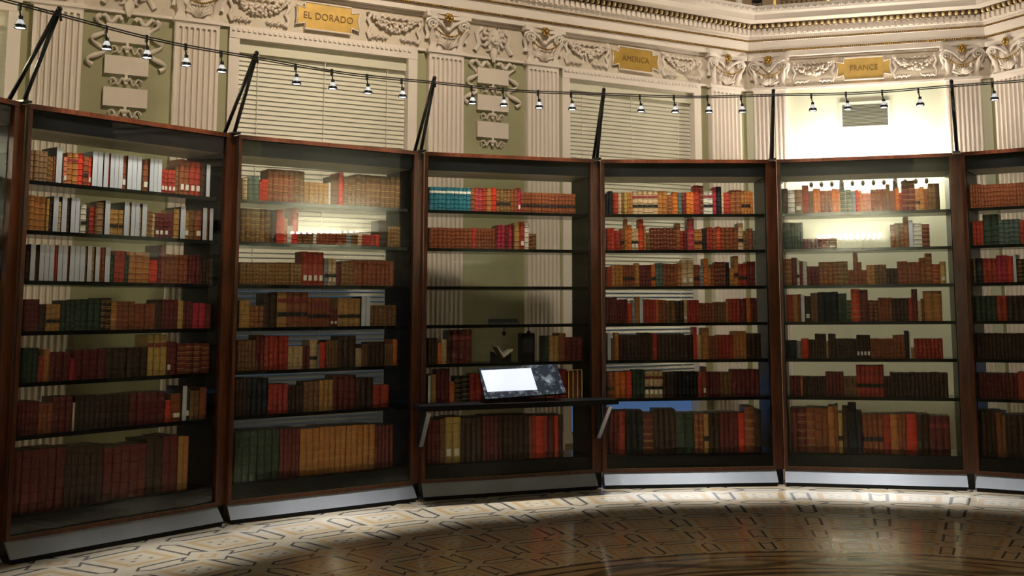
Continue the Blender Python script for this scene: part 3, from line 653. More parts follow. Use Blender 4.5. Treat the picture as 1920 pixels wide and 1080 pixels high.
# ------------------------------------------------------------------ books, transcribed row by row in photo pixels
# (case, shelf): 'x_start | code[count][flags] x_end y_top ...'  flags: B gilt bands  L paper label  D dark label  M red label
ROWS = {
(1,0): '56|u4 90.5 282|b2B 101 293|n 104.5 293|w 116 276|d 119 290|aL 126.5 294|O2M 147 286|r 157 287|nD 167 293|rL 172.6 294|w2 192.4 285|d 194 292|w 203 287|R 206 288|w3 230 289|nL 238.5 292|w3 265 293|d 269 299|nL 280 299|w3 302.8 298|R4L 330 318|b 337 311|n2L 356.6 299|R2L 377.4 303|d 386 308|w 393.5 309',
(1,1): '53|O3 87.5 367|yB 92 371|d 99 373|w 109 368|c 115 378|w 125 369|d 132 371|w2 149 371|. 153 0|WD 163.7 383|d 168.6 388|R 178.5 388|b 182 390|u 196 379|w 206 376|t3DB 232 393|w 241.5 379|c 245 385|w2 261 380|c 265.6 388|w 275 382|b2B 287 396|c 291.3 401|m3L 317 400|m 327 400|tB 337.5 392|w 347.3 388|tL 356.6 394|b 366.5 393|nL 379.4 394|w 387.3 390|n 392 392|w 399 391',
(1,2): '49|d 56 470|w 65.7 458|d 73 470|w3 101 459|R2 107.5 459|w2 126 460|m 130 461|w2 149 461|w 159 462|b 163 464|w 171.6 462|t 178 464|w 186.5 463|n2 196 464|w 206 464|g 216 478|R2 236 470|g 243.5 478|O3 282.4 472|r 298 487|m 304 459|n 311 459|n5 354.7 477|m3 376 478|d4 400 484',
(1,3): '45|m4 75 561|d 87 570|t3D 115 570|g3 143 563|g4 190 561|d2B 210 558|OB 221 565|n3 254 565|n4 293 569|d2 305 562|m4 335 561|yB 345 563|m3 363 565|p2 388 568|m 398 570',
(1,4): '42|g3 73 652|R 83 668|O 94 655|m3 133 660|p 141 672|m4 200 655|d6 278 652|y3BM 313 627|mL 322 640|m 333 640|m4B 396 644',
(1,5): '33|m5 72 752|n3 100 755|m3 137 743|W 141 755|d4 180 742|d6 245 740|m5 312 735|r 322 751|nL 341 738|w 349.5 724|gL 357 728|b2 376 732|n 389 726',
(1,6): '25|m6 122 842|d6 196 836|m5 276 835|d2 307 821|m2 335 816|t 345 817|O 355 818',
(2,0): '455|c 464 333|G 475 331|G 487 330|r 491 341|r 498 336|r 503 336|nB 513 316|n4B 552 318|b2B 572 320|t5B 617 342|W 621 342|b 636 330|r 645 323|b3B 668 332|b9B 752 329',
(2,1): '452|b6B 507 391|d 519 393|r 533 393|a 540 409|W 548 423|r 560 388|b3 588 442|W 594 442|n9 650 441|e 660 442|b 672 442|c 680 441|R3 705 440|r 712 440|d 728 413|b4B 752 424',
(2,2): '450|b12B 523 492|b6B 567 492|R4L 608 472|eD 616 484|c2LD 631 484|m 640 492|b3B 665 489|n9 740 488',
(2,3): '449|t2B 470 563|n3B 495 573|d2 520 549|tMD 538 547|n3MD 578 547|n6MD 620 558|m2L 634 578|t4D 677 559|w2 694 556|b6 745 572',
(2,4): '445|b5 480 638|m2 496 628|R5 541 629|c3 569 649|m2 582 648|cBD 596 637|e 600 645|r 612 642|b4 635 637|d3 668 630|c 680 653|b2 690 645|d4 722 641|b3 738 645|o 746 636',
(2,5): '440|d3 463 709|k4 503 709|R4 541 720|d4 570 723|b3 600 715|t3 625 712|m4 668 703|d3 700 708|R2 730 722',
(2,6): '441|g6 525 807|m5 563 803|O3B 600 803|O5B 650 799|O5B 704 796|m5 738 797',
(3,0): '805|T10L 883 351|n 891 352|p2B 905 352|R 913 353|O 922 352|r 931 352|b4BD 958 354|n2 971 355|pL 977 352|n16D 1080 362',
(3,1): '805|n10 886 427|r 892 427|n7 928 428|m 933 423|p2 947 422|m 954 424|p 961 421|m 964 422|tB 975 417|RL 984 415|W 992 418|mB 998 438|b 1006 438',
(3,4): '803|d3 821 634|o 828 643|c 838 636|d 848 619|m3M 885 618|. 1022 0|g 1030 630|t2B 1048 629|n 1062 625|m3 1094 632',
(3,5): '802|w 807 704|t 818 702|m3 843 692|o 853 716|k2B 881 706|R2 903 701|m3 930 712|n3 960 712|m4 1005 712|n2 1038 705|R2 1064 693|. 1067 0|n3 1090 697',
(3,6): '801|m3 825 787|b 835 785|y2L 864 782|d4 905 783|m4 935 780|d6 992 778|n 998 780|R 1005 779|r 1019 780|R 1028 779|m 1040 778|r 1048 779|d 1056 778',
(4,0): '1136|k 1140 362|k 1149 358|R 1159 362|c 1165 362|b 1170 361|y 1176 360|O2 1186 361|c5MD 1234 358|O2 1251 358|nB 1261 365|o 1271 360|G 1279 362|m 1287 361|o2 1301 360|R 1312 347|mB 1319 348|W2DM 1337 357|p 1343 351|k 1353 349|c 1357 360|R 1370 361|n2B 1390 356|O3D 1407 357|o 1412 359',
(4,1): '1137|R 1145 428|r 1152 427|R 1163 432|nD 1171 428|O 1177 408|o 1184 423|c2DL 1197 428|rB 1207 410|O 1211 424|b 1220 436|m8B 1268 427|nB 1276 418|R 1281 433|m 1289 432|pB 1302 408|O2D 1317 430|k 1325 428|R2 1336 426|n 1343 428|rB 1352 425|n4 1384 426|cD 1394 418|b2 1404 433|n 1412 428|G 1416 432',
(4,2): '1137|R 1146 500|O3B 1168 497|n4D 1190 497|OB 1199 493|m4 1221 497|oD 1229 496|G2 1243 493|n4 1270 494|O 1278 493|c2L 1301 487|nD 1312 496|e 1320 498|o 1328 484|O 1333 503|n 1341 495|m4B 1361 491|k 1368 491|O 1377 502|OD 1385 479|R2D 1401 494|m3 1417 490',
(4,3): '1137|m4 1157 557|m4 1177 561|r 1184 568|e 1192 562|O 1199 556|w 1206 557|R4 1230 561|o 1235 561|n2 1248 562|b2 1267 563|d2 1282 564|cL 1289 562|R4 1311 562|n5 1340 568|b4 1361 566|O 1366 565|R3 1388 560|m 1400 560|o 1408 558|m2 1420 558',
(4,4): '1139|w 1146 625|b 1152 634|O 1161 624|d5 1197 628|d5 1223 624|R 1233 625|d7 1283 626|d2 1300 628|r 1307 612|c 1316 628|O 1330 614|n3 1347 630|R4 1375 628|O4 1400 621|d3 1427 625',
(4,5): '1138|nD 1152 698|o2 1173 697|r 1185 696|g3 1209 694|c4MDL 1243 695|d3 1265 698|k6 1308 697|R 1318 698|nL 1325 688|m4 1350 698|b3 1373 698|m6 1425 693',
(4,6): '1142|m2 1159 771|R 1173 771|k3 1206 770|mB 1225 775|d4 1268 768|g2 1302 775|n2B 1320 775|tD 1329 776|d2 1350 774|m4 1385 773|r 1397 774|nB 1415 762|d 1428 768',
(5,0): '1467|d 1477 353|W 1490 356|uL 1504 355|RM 1516 347|b2 1525 358|o2 1538 353|n3 1560 357|o 1568 353|o 1575 354|G2B 1596 356|e 1604 358|r 1610 356|o 1616 357|a2 1633 362|n2 1653 355|n 1662 354|b 1669 345|n 1679 357|o 1686 352|R 1691 361|m2B 1716 338|OD 1725 353|O 1733 350|n 1741 353|b2 1755 344|d 1762 343',
(5,1): '1468|g 1483 417|g4 1505 417|m5 1541 451|n 1552 448|uL 1569 455|. 1670 0|nB 1678 421|b2B 1695 418|nB 1704 406|w 1712 413|W 1729 418|mB 1743 420',
(5,2): '1471|nB 1484 485|m 1494 483|WD 1499 487|m 1505 489|W 1513 490|m3 1535 499|n4B 1570 491|b2B 1590 490|n2 1600 506|n 1609 473|n 1616 491|n 1625 506|O2B 1640 497|b3 1662 496|d3 1683 503|n2 1702 490|n3 1725 491|n 1736 483|nB 1748 475|RB 1763 495|yL 1774 490',
(5,3): '1474|R 1486 552|O 1497 552|n 1502 551|w 1509 554|dL 1520 555|b2 1534 549|k3 1572 547|g2 1588 550|gB 1596 563|rB 1613 540|m 1628 543|m2B 1647 563|n4 1673 558|d4 1703 559|R 1711 558|m 1721 542|c 1728 564|b 1733 560|O2B 1767 545',
(5,4): '1472|k 1493 638|e 1502 640|r 1516 635|d2 1528 637|d4 1549 626|t 1553 640|d2 1567 626|d5 1606 635|d4L 1632 628|n9 1675 635|n3 1697 628|k 1705 620|W 1708 624|t 1715 655|R7 1768 635',
(5,5): '1480|m3 1501 705|o 1505 705|d9 1548 706|m5 1582 698|b4 1606 706|R6MD 1658 685|d2 1670 706|d14 1778 699',
(5,6): '1482|m 1495 765|mB 1512 765|nB 1528 764|n 1542 765|n 1553 765|O 1566 762|n 1572 760|yD 1580 774|d 1591 763|k 1607 758|k 1617 772|n4D 1657 776|R 1670 776|O 1685 776|n2 1700 776|r 1720 776|d2 1743 777|m3M 1782 780',
(6,0): '1817|n4 1838 345|n14 1925 344', (6,1): '1823|R3 1843 414|g2 1872 401|G4 1912 411|R2 1930 412',
(6,2): '1824|b 1829 486|k 1842 484|R3 1868 484|p2 1888 478|r 1900 480|w 1906 477|d2B 1930 485', (6,3): '1826|g4 1868 554|R2 1888 554|d4 1932 554',
(6,4): '1828|d14 1935 625', (6,5): '1832|m10 1908 700|R2 1940 697', (6,6): '1836|d3 1868 770|n 1880 772|b 1887 778|d5 1945 778'}
SHELFW = ['top', 'second', 'third', 'fourth', 'fifth', 'sixth', 'bottom']

def book_parts(w, h, dep, code, fl, rnd):
    """cover mesh + label meshes, local: x across the spine, y into the shelf, z up"""
    m = LEATHER[code]; mb = MB(); hw = w / 2
    xs = [-1, -.55, 0, .55, 1]; flat = code in 'w'
    bul = 0 if flat else min(.012, w * .28)
    yb = lambda t: bul * (t * t)          # spine bulges toward the viewer at the middle
    lv = [(0, 0, 0)]                      # (z, extra bulge, gilt?)
    if not flat:
        gil = 'B' in fl
        nb = 5 if h > .16 else 4
        b0 = rnd.uniform(.10, .16); b1 = rnd.uniform(.84, .89)
        for q in range(nb):
            z = h * (b0 + (b1 - b0) * q / (nb - 1)); e_ = .0028; hh = .004
            lv += [(z - hh - (.004 if gil else .001), 0, 0), (z - hh, 0, gil), (z - hh * .6, e_, 0), (z + hh * .6, e_, 0), (z + hh, 0, gil), (z + hh + (.004 if gil else .001), 0, 0)]
    lv.append((h, 0, 0)); n_ = 5
    vs = [(hw * t, yb(t) - ex, z) for z, ex, _ in lv for t in xs]
    for j in range(len(lv) - 1):
        gl = gil_face = (not flat) and ('B' in fl) and ((j - 1) % 6 in (0, 4)) and 0 < j < len(lv) - 2
        fs = [(j * n_ + q, j * n_ + q + 1, (j + 1) * n_ + q + 1, (j + 1) * n_ + q) for q in range(n_ - 1)]
        k = len(mb.v)
        seg = [vs[j * n_ + q] for q in range(n_)] + [vs[(j + 1) * n_ + q] for q in range(n_)]
        mb.add(seg, [(q, q + 1, q + 1 + n_, q + n_) for q in range(n_ - 1)], M_GILT if gl else m, True)
    side = LEATHER['k'] if flat else m
    s = MB()
    mb.add([(-hw, bul, 0), (-hw, dep, 0), (-hw, dep, h), (-hw, bul, h)], [(0, 1, 2, 3)][::1], side)
    mb.add([(hw, bul, 0), (hw, dep, 0), (hw, dep, h), (hw, bul, h)], [(3, 2, 1, 0)], side)
    top = [(hw * t, yb(t), h) for t in xs] + [(hw, dep, h), (-hw, dep, h)]
    mb.add(top, [tuple(range(7))], side)
    if not flat and w > .012: mb.add([(-hw + .003, bul + .006, h + .0004), (hw - .003, bul + .006, h + .0004), (hw - .003, dep - .004, h + .0004), (-hw + .003, dep - .004, h + .0004)], [(0, 1, 2, 3)], M_PAGE)
    mb.add([(-hw + .0, dep, 0), (hw, dep, 0), (hw, dep, h), (-hw, dep, h)], [(1, 0, 3, 2)], side if flat else M_PAGE)
    labs = []
    def patch(z0, z1, m_, frac=.96):
        p = MB(); q = 4; V = [(hw * frac * (-1 + 2 * i / q), yb(frac * (-1 + 2 * i / q)) - .0035, z) for z in (z0, z1) for i in range(q + 1)]
        p.add(V, [(i, i + 1, i + q + 2, i + q + 1) for i in range(q)], m_, True); return p
    if 'M' in fl: labs.append(('title_label', patch(h * .70, h * .80, M_LM), 'dark red title label'))
    if 'D' in fl: labs.append(('title_label', patch(h * .30, h * .42, M_LD), 'black title label'))
    if 'L' in fl:
        z0, hh = (h * .14, h * .16) if code != 'T' else (h * .74, h * .10)
        labs.append(('shelfmark_label', patch(z0, z0 + hh, M_LW, .62 if code != 'T' else .95), 'white paper shelfmark'))
    return mb, labs
allb = []
for (c, r), spec in ROWS.items():
    parts = spec.split('|'); x = float(parts[0]); idx = 0
    zs = SH[r]; d0 = .085
    zm = zs + (.11 if r < 6 else .17)
    # mid-height image row at each x
    for tok in parts[1:]:
        cd, xe, yt = tok.split(); xe = float(xe); yt = float(yt)
        code = cd[0]; k = 1; j = 1; num = ''
        while j < len(cd) and cd[j].isdigit(): num += cd[j]; j += 1
        if num: k = int(num)
        fl_ = cd[j:]
        if code != '.':
            ymid = proj(cworld(c, .75, d0, zm))[1]
            def sat(xx):
                y = ymid
                for _ in range(3): s_, _z = cloc(c, xx, y, d0); y = proj(cworld(c, s_, d0, zm))[1]
                return s_
            s0, s1 = sat(x), sat(xe)
            hz = cloc(c, (x + xe) / 2, yt, d0)[1] - zs
            hz = max(.09, min(hz, (.275 if r < 6 else .44)))
            s0 = max(s0, INS + .010); s1 = min(s1, W - INS - .010)
            if s1 - s0 < .006: x = xe; continue
            wd = (s1 - s0) / k
            for q in range(k):
                idx += 1
                rnd = random.Random(c * 1000 + r * 100 + idx)
                w_ = (wd * rnd.uniform(.965, .99) if k > 1 else wd * .985) * (.94 if code == 'w' else 1)
                hh = hz * (rnd.uniform(.985, 1.0) if code != 'w' else 1)
                dep = min(.30, (.12 if hh < .2 else (.16 if r < 6 else .25)) * rnd.uniform(.95, 1.1))
                if code == 'w': dep = .19
                sc = s0 + wd * (q + .5); a = proj(cworld(c, sc - w_ / 2, d0, zs + hh / 2)); b = proj(cworld(c, sc + w_ / 2, d0, zs + hh / 2))
                t_ = proj(cworld(c, sc, d0, zs + hh)); b_ = proj(cworld(c, sc, d0, zs))
                vis = a[0] < 1915 and a[0] > 0 and not (c == 3 and r == 5 and 905 < (a[0] + b[0]) / 2 < 1040)
                allb.append(dict(c=c, r=r, i=idx, s=sc, w=w_, h=hh, dep=dep, code=code, fl=fl_, area=(b[0] - a[0]) * (b_[1] - t_[1]) * (1 if vis else .1), off=rnd.uniform(-.004, .006) if code != 'w' else -.004, rnd=rnd))
        x = xe
def ordinal(n): return '%d%s' % (n, 'th' if 10 <= n % 100 <= 20 else {1: 'st', 2: 'nd', 3: 'rd'}.get(n % 10, 'th'))
books = sorted([b for b in allb if b['code'] != 'w'], key=lambda b: -b['area'])
ind = books[:300] + [b for b in allb if b['code'] == 'w']
for b in ind:
    A, t, out, _, rz = caseframe(b['c']); p = cworld(b['c'], b['s'], .085 + b['off'], SH[b['r']] + .0005)
    mb, labs = book_parts(b['w'], b['h'], b['dep'], b['code'], b['fl'], b['rnd'])
    word = PAL[b['code']][0]; pos = '%s volume from left, %s shelf, %s' % (ordinal(b['i']), SHELFW[b['r']], CN[b['c']][1])
    if b['c'] == 6: pos = pos.replace('volume from', 'from').replace('cut by', 'at')
    if b['code'] == 'w':
        o = mb.build('slipcase', loc=p, rz=rz, label='blank white slipcase, ' + pos, cat='slipcase', group='blank white slipcases among the books')
    else:
        o = mb.build('leather_book', loc=p, rz=rz, label='%s book%s, %s' % (word, ' with gilt bands' if 'B' in b['fl'] and len(word.split()) < 2 else '', pos), cat='book', group='old leather books on the shelves')
    if len(o['label'].split()) > 16: o['label'] = o['label'].replace(' with gilt bands', '').replace(' volume', '')
    for nm, pm, lb in labs: pm.build(nm, o, label=lb)
st = MB()
for b in books[300:]:
    A, t, out, _, rz = caseframe(b['c'])
    mb, labs = book_parts(b['w'], b['h'], b['dep'], b['code'], b['fl'], b['rnd'])
    T = lambda x, y, z, b=b: tuple(cworld(b['c'], b['s'] + x, .085 + b['off'] + y, SH[b['r']] + .0005 + z))
    for q in [mb] + [l[1] for l in labs]:
        k = len(st.v); st.v += [T(*v) for v in q.v]
        for f, mi, sm_ in zip(q.f, q.m, q.sm): st.f.append(tuple(i + k for i in f)); st.m.append(st.mi(q.mats[mi])); st.sm.append(sm_)
st.build('leather_books', label='hundreds of smaller old leather books filling the remaining shelf rows of every bookcase', cat='books', group='old leather books on the shelves', kind='stuff')

# ------------------------------------------------------------------ things on the shelves of the ledge bookcase
A3, t3, out3, _, rz3 = caseframe(3)
def c3(u, v, d):
    s, z = cloc(3, u, v, d); return s, z
# book cradle with open book
s, _ = c3(939, 676, .14); z = SH[4]
e = empty('book_cradle', cworld(3, s, .14, z), rz3, 'black display cradle holding the small open book, fifth shelf', 'book stand')
MB().prism([(-.075, 0), (.075, 0), (.075, .085), (.012, .03), (-.012, .03), (-.075, .085)], -.05, .06, M_BLACK).build('base', e)
ob = empty('open_book', cworld(3, s, .14, z + .036), rz3, 'small open cream book lying in the black cradle', 'book')
for sg, L_, a in ((-1, .11, 58), (1, .11, 36)):
    a = math.radians(a); d = (sg * math.cos(a), math.sin(a)); nn3 = (-sg * math.sin(a) * -1 * 1, math.cos(a))
    nx, nz = (sg * math.sin(a) * -1, math.cos(a))
    P = lambda l, h_: (d[0] * l + nx * h_, d[1] * l + nz * h_)
    MB().prism([P(0, 0), P(L_, 0), P(L_, .003), P(0, .003)], -.085, .07, LEATHER['u']).build('cover', ob)
    MB().prism([P(.002, .003), P(L_ - .004, .003), P(L_ - .004, .012), P(L_ * .5, .017), P(.004, .012)], -.08, .065, LEATHER['W']).build('page_block', ob)
# dark display box
s0, _ = c3(977.5, 650, .12); s1, _ = c3(1002.5, 650, .12)
e = empty('display_case', cworld(3, (s0 + s1) / 2, .12, SH[4]), rz3, 'upright dark box with a glossy front right of the open book', 'display box')
hw = (s1 - s0) / 2
MB().box(-hw, hw, 0, .1, 0, .235, M_BLACK).build('body', e)
MB().box(-hw + .015, hw - .015, -.004, 0, .075, .215, mat('glossy_front', (.10, .115, .13), .08, .6)).build('front', e)
# two miniature downlights under the shelf
for u, lb in ((945, 'above the open book'), (991, 'above the dark box')):
    s, _ = c3(u, 615, .16); e = empty('mini_spotlight', cworld(3, s, .16, SH[3] - .026), rz3, 'tiny black downlight under the glass shelf ' + lb, 'spotlight', 'mini downlights in the ledge bookcase')
    MB().tube([(0, 0, 0), (0, 0, -.03)], .004, M_STEEL, 6).build('stem', e)
    MB().lathe((0, 0, -.03), [(.004, 0), (.018, -.008), (.02, -.02), (.008, -.04), (0, -.04)], M_STEEL, 10).build('lamp_head', e)
# black label holder on the fourth shelf
s, _ = c3(945, 605, .1); e = empty('label_holder', cworld(3, s, .1, SH[3]), rz3, 'long black angled label holder on the empty fourth shelf', 'label holder')
MB().add([(-.125, 0, 0), (.125, 0, 0), (.125, .03, .045), (-.125, .03, .045), (-.125, .05, 0), (.125, .05, 0)], [(0, 1, 2, 3), (3, 2, 5, 4), (0, 3, 4), (1, 5, 2), (0, 4, 5, 1)], M_BLACK).build('face', e)
for x in (-.13, .13): MB().box(x - .004, x + .004, -.006, .05, 0, .02, M_CHROME).build('clip', e)
# gold outlined glass-fronted trio
s0, _ = c3(1066, 720, .07); s1, _ = c3(1091, 720, .07); e = empty('gold_frame', cworld(3, (s0 + s1) / 2, .07, SH[5]), rz3, 'thin gold wire frame around three books right of the screen', 'frame')
hw = (s1 - s0) / 2
for x in (-hw, -hw / 3, hw / 3, hw): MB().box(x - .004, x + .004, -.002, .004, .001, .245, M_GOLDW).build('upright', e)
for z_ in (.001, .239): MB().box(-hw, hw, -.002, .004, z_, z_ + .007, M_GOLDW).build('rail', e)

# reading ledge on the front of the case
e = empty('reading_ledge', (A3[0], A3[1], 0), rz3, 'long black ledge on angled steel brackets in front of the third bookcase', 'ledge')
MB().box(-.045, W + .045, -.34, -.025, .705, .745, M_BLACK).build('ledge_top', e)
for x in (.02, W - .02):
    MB().prism([(-.02, .40), (.02, .40), (.02, .705), (-.02, .705)], -.045, -.022, M_STEEL, lambda a, b, c_, x=x: (a + x, b, c_)).build('bracket', e)
    MB().add([(x - .016, -.04, .43), (x + .016, -.04, .43), (x + .016, -.30, .69), (x - .016, -.30, .69), (x - .016, -.05, .41), (x + .016, -.05, .41), (x + .016, -.325, .69), (x - .016, -.325, .69)],
             [(0, 1, 2, 3), (7, 6, 5, 4), (0, 3, 7, 4), (1, 5, 6, 2), (2, 6, 7, 3), (0, 4, 5, 1)], mat('brushed_steel', (.30, .30, .31), .4, .7)).build('brace', e)
# sloping information panel with a lit screen: corners from the picture at known depths
def c3p(u, v, d): s_, z_ = cloc(3, u, v, d); return Vector((s_, d, z_))
TL, TR, BR, BL = c3p(897, 690, -.07), c3p(1043, 682.5, -.07), c3p(1062, 737, -.27), c3p(910, 748, -.27)
e = empty('information_panel', (A3[0], A3[1], 0), rz3, 'sloping dark stone information panel with a lit blank screen on the ledge', 'panel')
nrm = (TR - TL).cross(BL - TL).normalized()
if nrm.y > 0: nrm = -nrm
bk = -nrm * .02
MB().add([TL, TR, BR, BL, TL + bk, TR + bk, BR + bk, BL + bk], [(0, 3, 2, 1), (4, 5, 6, 7), (0, 1, 5, 4), (1, 2, 6, 5), (2, 3, 7, 6), (3, 0, 4, 7)], M_STONE).build('slab', e)
def inpl(u, v):      # point of the slab plane seen at pixel
    P = Vector(cworld(3, TL.x, TL.y, TL.z)); n_w = Vector((t3[0] * nrm.x + out3[0] * nrm.y, t3[1] * nrm.x + out3[1] * nrm.y, nrm.z))
    q = onplane(u, v, P, n_w); dd = q[:2] - A3; return Vector((float(dd @ t3), float(dd @ out3), float(q[2])))
S4 = [inpl(u, v) + nrm * .004 for u, v in ((901.5, 695), (995, 690.5), (1007.5, 731), (914, 735))]
S4b = [p_ - nrm * .004 for p_ in S4]
MB().add(S4 + S4b, [(0, 3, 2, 1), (4, 5, 6, 7), (0, 1, 5, 4), (1, 2, 6, 5), (2, 3, 7, 6), (3, 0, 4, 7)], M_SCREEN).build('screen', e)
for fx in (.25, .75):
    p0 = BL.lerp(BR, fx); MB().tube([(p0.x, p0.y + .02, .745), (p0.x, p0.y + .02, p0.z - .0), (p0.x, -.09, TL.lerp(TR, fx).z - .05)], .009, M_STEEL, 8).build('support_leg', e)

# ------------------------------------------------------------------ lighting arms, cable and spots
def ringpt(theta, r, z):
    return Vector((C[0] + r * math.sin(theta), C[1] + r * math.cos(theta), z))
armd = {0: 'at the far left edge', 1: 'above the post left of the leftmost whole bookcase', 2: 'in front of the EL DORADO blinds', 3: 'above the post left of the ledge bookcase',
        4: 'in front of the AMERICA window blinds', 5: 'left of the bright FRANCE wall', 6: 'right of the bright FRANCE wall', 7: ''}
TIPZ = 3.30
for k in range(1, 7):
    a = TH0 + DTH * (k - 1); th = a - PI / 2
    base = ringpt(th, R + .07, 2.75); e = empty('cable_mast', base, -th, 'slanted black steel mast ' + armd[k], 'mast', 'black masts carrying the spotlight cable')
    # local: -y toward the room centre
    MB().box(-.03, .03, -.12, .10, 0, .012, M_STEEL).build('foot', e)
    MB().tube([(0, -.08, .01), (0, -.37, TIPZ - 2.75 - .01)], .014, M_STEEL, 8).tube([(0, .08, .01), (0, -.37, TIPZ - 2.75 + .01)], .014, M_STEEL, 8).build('strut', e)
    MB().ball((0, -.372, TIPZ - 2.75 + .002), .017, M_STEEL, 8, 6).tube([(0, -.375, TIPZ - 2.75), (0, -.39, TIPZ - 2.75 - .075)], .008, M_STEEL, 6).build('cable_clamp', e)
cb = MB(); RT = R - .32
ths = [math.radians(x) for x in range(-80, 46, 1)]
for dz in (.0, -.014):
    cb.tube([ringpt(t_, RT, 3.262 + dz + .005 * math.cos((t_ - (TH0 - PI / 2)) / DTH * 2 * PI)) for t_ in ths], .0045, M_STEEL, 6)
cb.build('lighting_cable', label='pair of thin black cables carrying the spotlights above the bookcases', cat='cable')
angs = [-65.74, -58.88, -55.5, -52.16, -49.03, -42.27, -38.89, -35.56, -32.24, -25.43, -22.33, -18.83, -15.54, -8.68, -5.28, -1.95, 1.36, 8.21, 11.53, 14.95, 18.32, 25.02]
names_ = ['at the far left edge'] + ['above the leftmost whole bookcase, %s from the left' % w for w in ('first', 'second', 'third', 'fourth')] + \
         ['before the EL DORADO blinds, %s from the left' % w for w in ('first', 'second', 'third', 'fourth')] + \
         ['above the ledge bookcase, %s from the left' % w for w in ('first', 'second', 'third', 'fourth')] + \
         ['above the case right of the ledge, %s from left' % w for w in ('first', 'second', 'third', 'fourth')] + \
         ['before the bright FRANCE wall, %s from the left' % w for w in ('first', 'second', 'third', 'fourth')] + ['nearest the right edge']
sp0 = None; SPOTS = []
for a, nm in zip(angs, names_):
    th = math.radians(a); p = ringpt(th, RT, 3.255)
    if sp0 is None:
        sp0 = o = empty('spotlight', p, -th, '', 'spotlight', 'small spotlights on the cable')
        MB().box(-.008, .008, -.008, .008, -.035, .012, M_STEEL).tube([(0, 0, -.03), (.008, 0, -.065)], .005, M_STEEL, 6).build('hanger', o)
        MB().lathe((.010, 0, -.065), [(.0, 0), (.013, 0), (.013, -.022), (0, -.022)], M_STEEL, 10).build('socket', o)
        MB().lathe((.010, 0, -.087), [(.012, 0), (.018, -.012), (.027, -.035), (.031, -.048)], M_DICHRO, 14).build('reflector', o)
        MB().lathe((.010, 0, -.132), [(.0300, .014), (.0335, .004), (.0340, -.008), (.030, -.008)], M_STEEL, 14).build('bezel', o)
        MB().lathe((.010, 0, -.134), [(.0, 0), (.029, 0)], M_SPOTBULB, 14).ball((.010, 0, -.102), .011, M_SPOTBULB, 8, 6).build('lamp', o)
    else: o = copy_tree(sp0)
    o.location = p; o.rotation_euler = (0, 0, -th); o['label'] = 'small silvery spotlight ' + nm
    SPOTS.append((th, p))

# bulb-rail uplights on the short corner walls (the middle one stands behind the FRANCE bookcase)
def bulb_rail(pos, rz, lab, glow=270, up_e=6):
    e = empty('bulb_rail', pos, rz, lab, 'wall light', 'bronze bulb rails on the corner walls')
    r_ = MB(); r_.tube([(-.62, 0, 0), (.62, 0, 0)], .016, M_BRONZE, 8)
    for sx in (-.28, .28): r_.tube([(sx, 0, 0), (sx, .05, -.12), (sx, .16, -.18)], [.02, .03, .02], M_BRONZE, 8)
    r_.build('rail', e)
    for q in range(12):
        x = -.6 + 1.2 * q / 11
        MB().lathe((x, 0, .015), [(.006, 0), (.018, .01), (.01, .03), (.02, .045)], M_BRONZE, 8).ball((x, 0, -.05), .022, M_BRONZE, 8, 5, (1, 1, 1.5)).build('cup', e)
        MB().ball((x, 0, .09), .032, M_BULB, 10, 7).build('bulb', e)
    L = bpy.data.lights.new('rail_glow', 'AREA'); L.shape = 'RECTANGLE'; L.size = 1.3; L.size_y = .08; L.energy = glow; L.color = (1, .93, .80)
    lo = bpy.data.objects.new('rail_glow', L); COL.objects.link(lo); lo.parent = e; lo.location = (0, .17, .10); lo.rotation_euler = (math.radians(138), 0, 0)
    U = bpy.data.lights.new('rail_uplight', 'AREA'); U.shape = 'RECTANGLE'; U.size = 1.3; U.size_y = .1; U.energy = up_e; U.color = (1, .92, .82)
    uo = bpy.data.objects.new('rail_uplight', U); COL.objects.link(uo); uo.parent = e; uo.location = (0, -.06, .16); uo.rotation_euler = (math.radians(176), 0, 0)
    return e
pmid = wworld('m', 1.31, -.30, 2.86)
bulb_rail(pmid, wallframe('m')[3], 'bronze rail of globe bulbs on the bright wall behind the FRANCE bookcase', 14, 17)

# far side of the octagon (seen mirrored in the glass): plain walls and the other corner lights
for j, ang in enumerate((90, 180, 270)):
    nn4 = wallnormal(13.7 + ang); Pc = C + nn4 * AW; t4 = np.array([nn4[1], -nn4[0]]); rz = math.atan2(t4[1], t4[0])
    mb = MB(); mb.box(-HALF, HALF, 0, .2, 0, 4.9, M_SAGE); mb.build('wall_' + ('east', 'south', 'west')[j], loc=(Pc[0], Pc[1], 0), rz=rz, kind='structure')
    p = Pc - nn4 * .3; bulb_rail(Vector((p[0], p[1], 2.86)), rz, 'bronze rail of globe bulbs on the %s corner wall behind the camera' % ('east', 'south', 'west')[j])

for j, ang in enumerate((135, 225)):
    nn4 = wallnormal(13.7 + ang); BL_ = float((VL - C) @ nL); Pc = C + nn4 * BL_; t4 = np.array([nn4[1], -nn4[0]]); rz = math.atan2(t4[1], t4[0])
    MB().box(-LW / 2, LW / 2, 0, .2, 0, 4.9, M_OLIVE).build('wall_' + ('southeast', 'southwest')[j], loc=(Pc[0], Pc[1], 0), rz=rz, kind='structure')

